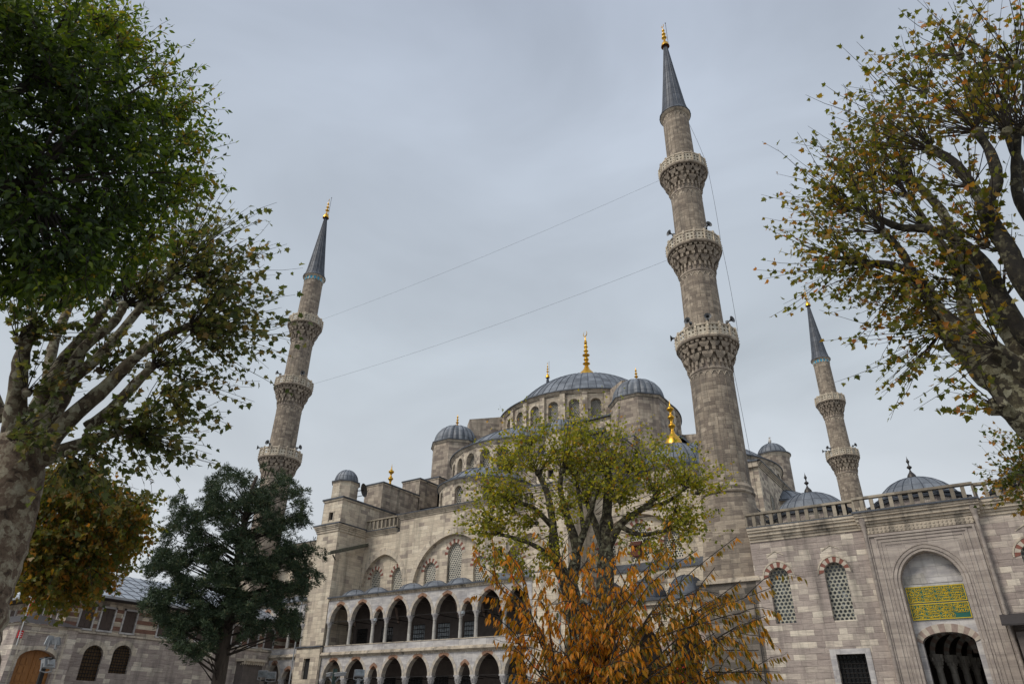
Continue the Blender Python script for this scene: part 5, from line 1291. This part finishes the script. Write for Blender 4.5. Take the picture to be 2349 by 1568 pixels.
def inpoly(x, y, P):
    c = False; j = len(P)-1
    for i in range(len(P)):
        if (P[i][1] > y) != (P[j][1] > y) and x < (P[j][0]-P[i][0])*(y-P[i][1])/(P[j][1]-P[i][1])+P[i][0]: c = not c
        j = i
    return c
def cone_dir(pr, axis, ang):
    a = axis.normalized(); u_ = a.orthogonal().normalized(); v_ = a.cross(u_); t = ang*sqrt(pr.random()); q = pr.uniform(0, 2*pi)
    return a*cos(t)+(u_*cos(q)+v_*sin(q))*sin(t)
def pollard(T, p, axis, ns, L_, ang, nl, size, **kw):
    T.knob(p, kw.pop('kr', .16))
    for _ in range(ns): T.shoot(p, cone_dir(T.pr, axis, ang), L_*T.pr.uniform(.55, 1.15), nl, size, **kw)

# --- right pollarded plane tree
D_ = 13.0; b = at(2420, 1250, D_)
T = Tree('plane_tree', (b.x, b.y, 0), 'large pollarded plane tree on the right, dark sinuous limbs and sparse brown-green leaves', 11)
T.wood.tube(catmull([(b.x+1.2, b.y, 0), (b.x+1.0, b.y, 2.0), at(2560, 1420, D_), at(2520, 1280, D_)], 5), [.5]*5+[.45]*5+[.38]*6, 12, 0)
T.limb([(2520,1280,D_,.36),(2480,1160,D_,.34),(2408,1010,D_,.31),(2335,905,D_,.30),(2250,825,D_,.29),(2190,765,12.9,.25),(2150,715,12.8,.15),(2120,665,12.7,.10)], 14, 0, .1)
T.limb([(2480,1160,D_,.30),(2475,960,D_,.27),(2455,800,12.8,.26),(2460,640,12.5,.2)], 12)
limbs_r = [
 [(2120,665,12.7,.10),(2095,630,12.6,.09),(2040,608,12.5,.08),(1980,603,12.4,.065),(1950,598,12.4,.07)],
 [(2100,640,12.6,.085),(2070,580,12.6,.07),(2030,535,12.4,.06)],
 [(2440,930,D_,.22),(2340,850,12.8,.17),(2277,800,12.8,.15),(2222,735,12.9,.13),(2206,650,13.1,.11),(2180,590,13.3,.09),(2130,520,13.5,.07),(2085,450,13.6,.06)],
 [(2455,900,13.2,.22),(2349,822,13.3,.17),(2321,772,13.4,.15),(2258,680,13.6,.135),(2200,575,13.8,.11),(2160,485,13.9,.09),(2100,420,14,.075)],
 [(2455,850,13,.18),(2349,765,12.9,.15),(2295,680,12.8,.135),(2258,607,12.8,.12),(2185,545,12.8,.09),(2120,525,12.8,.08),(2060,520,12.8,.07),(1995,490,12.8,.06)],
 [(2455,780,12.6,.2),(2349,644,12.3,.165),(2313,573,12.2,.145),(2273,510,12.1,.13),(2262,470,12.0,.12),(2287,415,12,.10),(2272,350,11.9,.08),(2240,303,11.9,.07)],
 [(2262,475,12,.10),(2225,420,12.1,.09),(2189,373,12.1,.08),(2140,345,12.1,.07)],
 [(2460,690,12.4,.15),(2400,500,12.2,.12),(2370,380,12.2,.09),(2360,300,12.2,.08)],
 [(2460,640,12.6,.12),(2350,480,12.7,.10),(2330,400,12.8,.08),(2335,300,12.9,.07)],
 [(2400,1020,D_,.2),(2320,950,12.6,.13),(2290,930,12.4,.10)],
 [(2430,560,13.2,.12),(2350,400,13.6,.09),(2300,280,13.8,.07)],
]
ends = []
for il, l in enumerate(limbs_r): C_ = T.limb(l, 9, 0 if il in (2, 3, 9) else 1, .12); ends.append((C_[-1], (C_[-1]-C_[-4]).normalized(), l[-1][3]))
up = Vector((0, 0, 1)); left = -R2
prm = [(30, 1.75, 1.0), (26, 2.0, .8), (36, 2.4, .8), (34, 2.5, .8), (38, 2.3, .8), (34, 2.6, .8), (34, 2.5, .75), (30, 2.6, .8), (26, 2.4, .9), (8, 1.2, .9), (30, 2.5, .8)]
for i, (p, d, r) in enumerate(ends):
    ns, L_, an = prm[i]; ax = d+up*.25+left*(.35 if i < 5 else .1)
    if i == 9: ax = left+up*-.12
    if i == 0: ax = left*1.0+up*.1
    pollard(T, p, ax, ns, L_, an, 10, .112, kr=r*1.6, r0=.013, lift=.2, t0=.3)
for x, y, dd, ns, L_, ax in ((2165,755,12.9,36,1.9,left*1.0-up*.05),(2130,660,12.6,26,1.6,left+up*-.2),(2215,700,13.3,18,1.9,left+up*.2),(2260,560,12.4,20,1.8,up+left*.3),(2120,520,13.6,22,2.0,left+up*.6),(2085,640,12.6,24,1.5,left-up*.1),(2000,605,12.4,22,1.5,left+up*.1),(2310,300,12,26,2.3,up+left*.2),(2290,800,12.5,18,1.6,left+up*.2),(2210,640,12.9,20,1.6,left+up*.5),(2310,580,12.3,20,1.6,up+left*.1),(2300,690,12.8,18,1.5,up+left*.2),(2230,430,12,20,1.9,up+left*.4),(2330,150,12,20,1.9,up+left*.1),(2040,330,13.4,14,1.3,left*.6+up),(2120,210,12.6,18,1.5,up+left*.5),(2200,130,12.2,18,1.5,up+left*.3),(2000,400,13.2,14,1.2,left+up*.6),(1940,480,12.8,12,1.2,left+up*.4)):
    pollard(T, at(x, y, dd), ax, ns, L_, 1.0, 9, .112, kr=.09, r0=.012, lift=.1, t0=.25)
T.finish('lf_plane_r', ['bark_plane', 'bark_plane_d'], PLANE)
# --- thin foliage of a further tree at the right edge
b = at(2400, 1000, 24); T = Tree('plane_tree', (b.x, b.y, 0), 'thin small-leaved tree further back at the right edge, hanging over the balustrade', 12)
T.wood.tube(catmull([(b.x+1, b.y, 0), (b.x+.8, b.y, 5), (b.x+.3, b.y, 9), b], 5), [.35]*5+[.28]*5+[.2]*6, 10, 0)
for k in range(14):
    p = at(T.pr.uniform(2320, 2440), T.pr.uniform(1010, 1130), 24+T.pr.uniform(-1.5, 1.5)); T.wood.tube([b, b.lerp(p, .5)+up*.3, p], [.09, .05, .025], 5, 0)
    for _ in range(10): T.shoot(p, cone_dir(T.pr, left*.8+up*.1, 1.4), T.pr.uniform(.8, 1.7), 10, .12, r0=.010, t0=.15)
T.finish('lf_low', 'bark_brown', PLANE)

# --- left pollarded plane tree
D_ = 13.0; b = at(-20, 1400, D_)
T = Tree('plane_tree', (b.x, b.y, 0), 'massive old plane tree at the left edge, its limbs fanning up to the right', 21)
T.wood.tube(catmull([(b.x-.1, b.y, 0), (b.x-.5, b.y, 1.5), at(-115, 1490, D_), at(-72, 1375, D_), at(-32, 1275, D_), at(6, 1180, D_), at(34, 1085, D_), at(46, 1000, D_)], 5), [.66]*5+[.62]*5+[.56, .57, .54, .58, .55]+[.50, .52, .49, .50, .50]+[.48, .50, .47, .46, .46]+[.44, .44, .42, .42, .41]+[.40, .38, .36, .35, .34, .30], 16, 1)
limbs_l = [
 [(30,1010,13,0.183),(40,900,12.8,0.143),(50,820,12.7,0.112),(70,760,12.6,0.087)],
 [(60,1000,13,0.183),(105,900,13,0.127),(150,820,13,0.101),(215,745,13,0.077),(250,690,13,0.066)],
 [(70,1010,13,0.183),(130,930,12.8,0.138),(165,860,12.7,0.122),(190,800,12.6,0.091),(260,740,12.5,0.077),(285,700,12.5,0.066)],
 [(165,870,12.7,0.101),(235,810,12.5,0.087),(290,745,12.4,0.077),(345,680,12.3,0.066),(395,630,12.2,0.061)],
 [(90,1040,13,0.174),(160,960,12.6,0.132),(240,890,12.4,0.112),(310,820,12.2,0.091),(380,770,12.0,0.071),(430,750,11.9,0.066)],
 [(200,980,12.6,0.101),(255,940,12.4,0.091),(310,880,12.2,0.081),(350,840,12.1,0.071)],
 [(100,1050,13,0.153),(180,1020,12.6,0.101),(240,1000,12.4,0.077),(300,985,12.3,0.056)],
 [(0,960,13.4,0.153),(-40,850,13.6,0.112),(-60,700,13.8,0.091)],
 [(110,900,13.2,0.101),(120,800,13.6,0.087),(160,700,13.9,0.071),(190,640,14,0.061)],
]
ends = []
for l in limbs_l: C_ = T.limb(l, 10, 0, .1); ends.append((C_[-1], (C_[-1]-C_[-4]).normalized(), l[-1][3]))
right = R2
prm = [(26,1.6,1.3),(36,2.0,1.0),(40,2.0,1.0),(56,2.15,.95),(62,2.1,.95),(40,1.7,1.1),(38,1.5,1.0),(26,2,1.3),(36,2,1.0)]
for (p, d, r), (ns, L_, an) in zip(ends, prm):
    pollard(T, p, d+right*.35+up*.0, int(ns*.85), L_*.96, an, 11, .112, kr=r*1.4, r0=.011, lift=.1, t0=.2)
for x, y, dd, ns, L_, ax in ((320,700,12.4,34,2.0,right+up*.8),(450,640,12.1,30,1.6,right+up*.7),(445,760,12,32,1.5,right+up*.0),(380,900,12.1,30,1.3,right-up*.1),(300,1000,12.3,30,1.2,right*.8-up*.25),(200,1000,12.3,26,1.3,right*.5-up*.1),(130,700,13,30,1.6,right*.2+up),(60,900,12.5,22,1.4,right*.2+up*.3),(230,850,12.9,26,1.4,right*.4+up*.4),(440,560,12.6,24,1.6,right*.6+up),(160,1040,12.4,30,1.2,right*.3-up*.4),(40,780,12.6,24,1.4,right*.2+up*.6),(470,690,12,18,1.3,right+up*.3),(250,960,12.4,24,1.2,right*.6-up*.1),(30,1000,12.2,20,1.1,right*.3+up*.1)):
    pollard(T, at(x, y, dd), ax, int(ns*.8), L_*.92, 1.0, 10, .112, kr=.08, r0=.010, lift=.05, t0=.15)
T.finish('lf_plane_l', ['bark_plane_l', 'bark_trunk'], PLANE)

# --- dark green broadleaf tree filling the upper left corner
D_ = 9.5; b = at(-260, 900, D_)
T = Tree('linden_tree', (b.x, b.y, 0), 'dense dark green broadleaf tree filling the top left corner', 31)
T.wood.tube(catmull([(b.x-.5, b.y, 0), (b.x-.4, b.y, 3), b, at(-200, 500, D_)], 6), [.4]*6+[.34]*6+[.28]*7, 10, 0)
LP = [(-230,-160), (60,-60), (150,-5), (250,55), (322,105), (372,165), (412,225), (432,300), (438,360), (425,420), (392,470), (362,520), (330,580), (285,612), (225,640), (150,655), (70,648), (-30,660), (-230,640)]
hub = [at(-200, 500, D_), at(-120, 300, D_), at(-60, 120, D_+.8), at(60, 420, D_-.2), at(180, 300, D_+.3), at(60, 200, D_+.5)]
for h0, h1, r in ((0, 1, .2), (1, 2, .14), (0, 3, .13), (3, 4, .09), (1, 5, .1)): T.wood.tube([hub[h0], (hub[h0]+hub[h1])/2+up*.1, hub[h1]], [r, r*.8, r*.6], 7, 0)
cnt = 0
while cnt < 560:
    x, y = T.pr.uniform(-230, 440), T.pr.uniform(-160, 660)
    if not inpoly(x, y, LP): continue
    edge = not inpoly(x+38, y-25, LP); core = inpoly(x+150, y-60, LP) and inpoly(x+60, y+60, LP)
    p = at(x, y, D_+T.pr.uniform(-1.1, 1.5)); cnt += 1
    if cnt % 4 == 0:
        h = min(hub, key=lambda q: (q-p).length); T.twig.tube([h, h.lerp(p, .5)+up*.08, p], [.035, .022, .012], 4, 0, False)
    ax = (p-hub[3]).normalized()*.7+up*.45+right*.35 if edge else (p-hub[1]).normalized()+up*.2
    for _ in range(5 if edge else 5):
        T.shoot(p, cone_dir(T.pr, ax, .75 if edge else 1.5), T.pr.uniform(.3, .62)*(1 if edge else .9), 13, .098 if edge else .11, r0=.007, lift=-.1, t0=.05, spread=.07, tint=(.78 if edge else .34 if core else .55), droop=.55)  # skylight put into the leaf colour: upper-right edge tinted lighter, core darker
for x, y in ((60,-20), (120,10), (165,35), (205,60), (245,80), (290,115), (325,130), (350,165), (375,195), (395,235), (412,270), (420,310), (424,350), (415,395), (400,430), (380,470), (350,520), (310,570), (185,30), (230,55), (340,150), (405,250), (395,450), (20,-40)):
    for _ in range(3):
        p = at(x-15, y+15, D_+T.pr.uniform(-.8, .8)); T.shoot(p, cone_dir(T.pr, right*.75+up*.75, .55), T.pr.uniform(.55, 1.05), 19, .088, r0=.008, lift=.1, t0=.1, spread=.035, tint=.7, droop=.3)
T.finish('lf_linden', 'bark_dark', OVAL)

# --- bronze-green foliage hanging lower left
D_ = 19.0; b = at(-190, 1330, 20.5); T = Tree('plane_tree', (b.x, b.y, 0), 'bronze and green leaved tree hanging behind the big left trunk, above the portal', 41)
T.wood.tube(catmull([(b.x, b.y, 0), (b.x, b.y, 4), at(-60, 1230, 20.3), at(120, 1150, 20)], 5), [.3]*5+[.26]*5+[.2]*6, 9, 0)
LP = [(60,1080), (130,1065), (205,1075), (240,1110), (300,1120), (335,1160), (335,1205), (305,1225), (285,1260), (240,1290), (225,1335), (190,1352), (90,1350), (30,1340), (10,1290), (40,1190)]
cnt = 0; hb = [at(120, 1150, 20), at(200, 1200, 19.5), at(90, 1260, 19.5), at(160, 1300, 19.5), at(290, 1190, 19.2)]
for h0, h1 in ((0, 1), (0, 2), (1, 3), (1, 4)): T.wood.tube([hb[h0], (hb[h0]+hb[h1])/2+up*.15, hb[h1]], [.1, .07, .05], 6, 0)
while cnt < 330:
    x, y = T.pr.uniform(0, 360), T.pr.uniform(1060, 1400)
    if not inpoly(x, y, LP): continue
    cnt += 1; p = at(x, y, D_+T.pr.uniform(-1.8, 1.8)); h = min(hb, key=lambda q: (q-p).length)
    if cnt % 2 == 0: T.twig.tube([h, h.lerp(p, .5)+up*.12, p], [.03, .02, .012], 4, 0, False)
    for _ in range(4): T.shoot(p, cone_dir(T.pr, right*.25-up*.35, 1.4), T.pr.uniform(.35, .85), 17, .098, r0=.008, lift=-.2, t0=.05, tint=.35+.45*T.pr.random(), droop=.7)
T.finish('lf_low', 'bark_brown', PLANE)

# --- central plane tree with two stems
D_ = 24.0; b = at(1330, 1600, D_)
T = Tree('plane_tree', (b.x, b.y, 0), 'yellow-green plane tree with two forking stems standing before the middle of the mosque', 51)
g0 = at(1330, 1568, D_)
T.wood.tube(catmull([(g0.x, g0.y, 0), g0, at(1335, 1450, D_), at(1315, 1380, D_), at(1302, 1330, D_)], 5), [.6]*5+[.55]*5+[.42]*5+[.30]*6, 12, 0)
T.wood.tube(catmull([(g0.x+.8, g0.y, 0), at(1370, 1568, D_), at(1380, 1430, D_), at(1388, 1340, D_), at(1390, 1260, D_), at(1392, 1180, D_), at(1398, 1100, D_+.2)], 5), [.45]*5+[.38]*5+[.30]*5+[.29]*5+[.24]*5+[.17]*6, 12, 0)
limbs_c = [
 [(1305,1345,24,0.255),(1275,1280,24,0.187),(1268,1200,24,0.136),(1255,1130,24,0.111),(1235,1085,24.2,0.093)],
 [(1308,1340,24,0.230),(1322,1260,23.8,0.162),(1300,1180,23.7,0.119),(1285,1120,23.7,0.093),(1290,1080,23.6,0.085)],
 [(1320,1270,23.8,0.145),(1350,1190,23.6,0.111),(1365,1130,23.5,0.085)],
 [(1268,1210,24,0.102),(1225,1165,23.8,0.085),(1175,1150,23.6,0.068)],
 [(1275,1280,24,0.102),(1215,1245,23.5,0.076),(1150,1225,23.3,0.060)],
 [(1390,1270,24,0.170),(1365,1200,24.3,0.119),(1345,1150,24.6,0.085)],
 [(1392,1260,24,0.170),(1425,1200,23.7,0.128),(1475,1165,23.5,0.102),(1505,1140,23.4,0.085)],
 [(1475,1165,23.5,0.085),(1530,1150,23.3,0.068),(1570,1120,23.2,0.060)],
 [(1395,1150,24,0.119),(1405,1105,24,0.102),(1395,1085,24,0.102)],
 [(1420,1205,23.7,0.102),(1470,1225,23.4,0.076),(1530,1215,23.2,0.060)],
 [(1340,1230,23.8,0.085),(1330,1150,24.2,0.076),(1320,1090,24.4,0.068)],
]
ends = []
for l in limbs_c: C_ = T.limb(l, 8, 0, .1); ends.append((C_[-1], (C_[-1]-C_[-4]).normalized(), l[-1][3]))
prm = [(42,2.3,1.15),(34,2.2,1.0),(26,1.9,1.2),(36,1.8,1.2),(34,1.7,1.2),(26,1.8,1.2),(40,2.1,1.1),(32,1.7,1.1),(56,2.6,1.0),(32,1.7,1.2),(30,2.2,1.1)]
for (p, d, r), (ns, L_, an) in zip(ends, prm): pollard(T, p, d*.6+up*.75, int(ns*1.15), L_*1.12, an, 14, .110, kr=r*1.5, r0=.010, lift=.15, t0=.15, spread=.14)
for x, y, dd, ns, L_, ax in ((1130,1190,23.5,20,1.2,left+up*.3),(1170,1080,24,30,1.5,left*.4+up),(1215,1020,24.2,22,1.5,up+left*.2),(1150,1260,23.5,20,1.0,left*.4-up*.5),(1230,1200,23.3,26,1.3,left*.2+up*.2),(1440,1080,23.6,28,1.7,right*.3+up),(1550,1170,23.2,14,1.2,right+up*.2),(1600,1130,23,8,1.0,right+up*.5),(1480,1240,23.3,12,1.0,right*.5-up*.2),(1570,1200,23.2,9,1.0,right*.6-up*.2),(1190,1150,23.4,22,1.3,left*.6+up*.6),(1300,1170,23,24,1.3,up*.6),(1420,1150,23,24,1.3,up*.6),(1250,1260,23.4,18,1.0,-up*.3),(1330,1020,24.3,20,1.3,up),(1200,1290,23.6,12,.8,-up*.5+left*.3)):
    pollard(T, at(x, y, dd), ax, int(ns*1.05), L_*1.05, 1.3, 13, .110, kr=.08, r0=.010, lift=.1, t0=.12, spread=.14)
KP = [(1085,1200),(1105,1130),(1135,1060),(1195,960),(1260,985),(1330,975),(1420,955),(1490,1010),(1560,1060),(1640,1090),(1655,1150),(1600,1230),(1540,1260),(1480,1270),(1420,1250),(1330,1230),(1250,1290),(1170,1310),(1095,1270)]
cnt = 0; hub = at(1330, 1200, 24)
while cnt < 48:
    x, y = T.pr.uniform(1080, 1660), T.pr.uniform(950, 1320)
    if not inpoly(x, y, KP): continue
    cnt += 1; p = at(x, y, 24+T.pr.uniform(-1.9, 1.9)); ax = (p-hub).normalized()+up*.5
    T.twig.tube([hub.lerp(p, .45), hub.lerp(p, .75)+up*.05, p], [.012, .009, .007], 4, 0, False)
    for _ in range(7): T.shoot(p, cone_dir(T.pr, ax, 1.2), T.pr.uniform(.5, 1.15), 9, .105, r0=.007, lift=.1, t0=.05, spread=.12)
T.finish('lf_plane_c', 'bark_plane_c', PLANE)
bh = at(1461, 1262, 23.6); mb = MB(); mb.box(bh.x-.13, bh.x+.13, bh.y-.15, bh.y+.15, bh.z-.2, bh.z+.15, 0)
mb.add([(bh.x-.2, bh.y-.22, bh.z+.12), (bh.x+.2, bh.y-.22, bh.z+.12), (bh.x+.2, bh.y+.22, bh.z+.12), (bh.x-.2, bh.y+.22, bh.z+.12), (bh.x-.2, bh.y, bh.z+.3), (bh.x+.2, bh.y, bh.z+.3)], [(0,1,5,4), (3,4,5,2), (0,4,3), (1,2,5)], 0)
mb.box(bh.x-.35, bh.x-.12, bh.y-.03, bh.y+.03, bh.z-.1, bh.z-.02, 0); mb.lathe(bh.x, bh.y-.16, [(0, -.04), (.035, 0), (0, .04)], 8, 1, z=bh.z)
tag(mb.build('birdhouse', ['birdhouse', 'horn_in']), 'small red-brown wooden birdhouse fixed on the right stem of the central plane tree', 'birdhouse')

# --- dark conifer left of the gallery
D_ = 33.0; b = at(500, 1568, D_)
T = Tree('cypress_tree', (b.x, b.y, 0), 'dark blue-green conifer standing before the pavilion and the left end of the gallery', 61)
tr = [(b.x, b.y, 0)]+[at(x, y, D_) for x, y in ((500,1568),(515,1470),(530,1380),(545,1290),(560,1200),(575,1130),(590,1090))]
T.wood.tube(catmull(tr, 5), [.34]*5+[.27]*5+[.24]*5+[.21]*5+[.17]*5+[.13]*5+[.08]*5+[.04]*6, 10, 0)
TP = catmull(tr[1:], 8)
CP = [(605,1068), (640,1085), (672,1100), (688,1130), (655,1160), (700,1130), (718,1140), (690,1175), (708,1200), (680,1230), (722,1255), (748,1285), (752,1310), (728,1325), (700,1355), (716,1375), (690,1400), (672,1440), (690,1460), (640,1480), (600,1440), (560,1470), (520,1445), (460,1520), (405,1490), (380,1440), (330,1430), (318,1400), (352,1350), (330,1290), (372,1250), (385,1215), (378,1185), (398,1140), (428,1150), (445,1180), (470,1130), (482,1105), (520,1075), (548,1085), (575,1100)]
cnt = 0
def tuft(p, ax, s_):
    for _ in range(34):
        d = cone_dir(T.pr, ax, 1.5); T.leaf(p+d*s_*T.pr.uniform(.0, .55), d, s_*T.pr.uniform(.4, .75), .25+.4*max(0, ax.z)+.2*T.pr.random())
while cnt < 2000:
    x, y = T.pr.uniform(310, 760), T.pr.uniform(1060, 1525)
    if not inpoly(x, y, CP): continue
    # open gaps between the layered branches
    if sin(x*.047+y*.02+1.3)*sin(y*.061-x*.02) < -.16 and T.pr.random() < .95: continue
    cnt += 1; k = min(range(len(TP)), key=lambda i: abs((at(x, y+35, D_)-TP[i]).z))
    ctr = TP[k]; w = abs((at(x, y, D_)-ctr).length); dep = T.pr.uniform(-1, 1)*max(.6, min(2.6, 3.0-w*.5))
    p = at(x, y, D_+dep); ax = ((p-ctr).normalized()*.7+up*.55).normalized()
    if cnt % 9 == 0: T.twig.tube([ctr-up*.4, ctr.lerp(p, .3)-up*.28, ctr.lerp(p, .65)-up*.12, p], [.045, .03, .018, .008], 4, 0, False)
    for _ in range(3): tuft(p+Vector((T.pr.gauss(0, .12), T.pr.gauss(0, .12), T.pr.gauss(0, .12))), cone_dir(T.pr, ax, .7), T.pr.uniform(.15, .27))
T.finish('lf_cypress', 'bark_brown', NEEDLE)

# --- orange cherry in the foreground
D_ = 9.0; b = at(1335, 1640, D_)
T = Tree('cherry_tree', (b.x, b.y, 0), 'small cherry tree with drooping orange autumn leaves in the foreground, branches fanning out', 71)
base = Vector((b.x, b.y, 1.35)); T.wood.tube([(b.x, b.y, 0), (b.x+.02, b.y, .7), base], [.10, .085, .075], 8, 0)
tips = [(1330,1470,9.0),(1420,1500,9.3),(1540,1520,9.1),(1650,1540,9.4),(1450,1440,8.8),(1720,1400,9.0),(1130,1290,9.2),(1165,1265,8.7),(1150,1335,9.4),(1120,1400,8.8),(1175,1420,9.3),(1170,1475,8.6),(1210,1520,9.0),(1225,1350,9.5),(1262,1275,9.1),(1290,1310,8.7),(1300,1240,9.3),(1340,1290,9.6),(1375,1260,8.8),(1425,1240,9.3),(1450,1290,8.7),(1490,1235,9.2),(1520,1270,9.5),(1560,1230,8.9),(1600,1260,9.3),(1690,1230,9.1),(1640,1300,8.7),(1600,1350,9.5),(1700,1330,9.2),(1775,1345,8.9),(1760,1410,9.3),(1700,1430,8.8),(1740,1490,9.2),(1790,1540,9.0),(1700,1530,9.5),(1640,1450,8.7),(1560,1400,9.6),(1480,1380,8.6),(1400,1400,9.7),(1330,1400,8.5),(1270,1420,9.6),(1500,1480,8.5),(1380,1480,9.7),(1600,1520,8.7),(1290,1500,8.7),(1430,1340,9.7),(1240,1560,9.2)]
for x, y, dd in tips:
    tip = at(x, y, dd); mid = base.lerp(tip, .45)+Vector((0, 0, .12*(tip-base).length*T.pr.uniform(.3, 1.5)))+Vector((T.pr.gauss(0, .14), T.pr.gauss(0, .14), 0))
    C_ = catmull([base, base.lerp(mid, .5)+Vector((T.pr.gauss(0, .03),)*2+(.03,)), mid, mid.lerp(tip, .5)+Vector((T.pr.gauss(0, .10), T.pr.gauss(0, .10), .07)), tip], 6)
    n = len(C_); T.wood.tube(C_, [.012*(1-.85*i/n)+.002 for i in range(n)], 5, 0)
    L_ = (tip-base).length
    subs = [(C_, 6)]
    for _ in range(10):
        i = T.pr.randint(5, n-4); d = cone_dir(T.pr, (C_[i+1]-C_[i-1]).normalized()+up*.1, 1.1); l_ = L_*T.pr.uniform(.16, .34); pts = [C_[i]]
        for q in range(8): d = (d+Vector((T.pr.gauss(0, .17), T.pr.gauss(0, .17), T.pr.gauss(0, .15)-.04))).normalized(); pts.append(pts[-1]+d*l_/8)
        T.twig.tube(pts, [.0065*(1-.8*q/8) for q in range(9)], 4, 0, False); subs.append((pts, 1))
    for pts, i0 in subs:
        for i in range(i0, len(pts)):
            f = i/len(pts); seg_ = (pts[i]-pts[i-1]); k_ = max(1, round(seg_.length/.045))
            for q in range(k_):
                if T.pr.random() < .5+.5*f:
                    c0 = pts[i-1]+seg_*(q+T.pr.random())/k_; hue = (.58 if tip.x < C_[0].x+1.2 else .40)+T.pr.gauss(0, .1)
                    for _ in range(T.pr.randint(1, 3)): T.leaf(c0+Vector((0, 0, -.01)), cone_dir(T.pr, seg_, 1.3)*.55-up*1.0, .082*T.pr.uniform(.6, 1.25), hue-.28*T.pr.random()**2)
T.finish('lf_orange', 'bark_dark', NARROW, 'bark_dark')
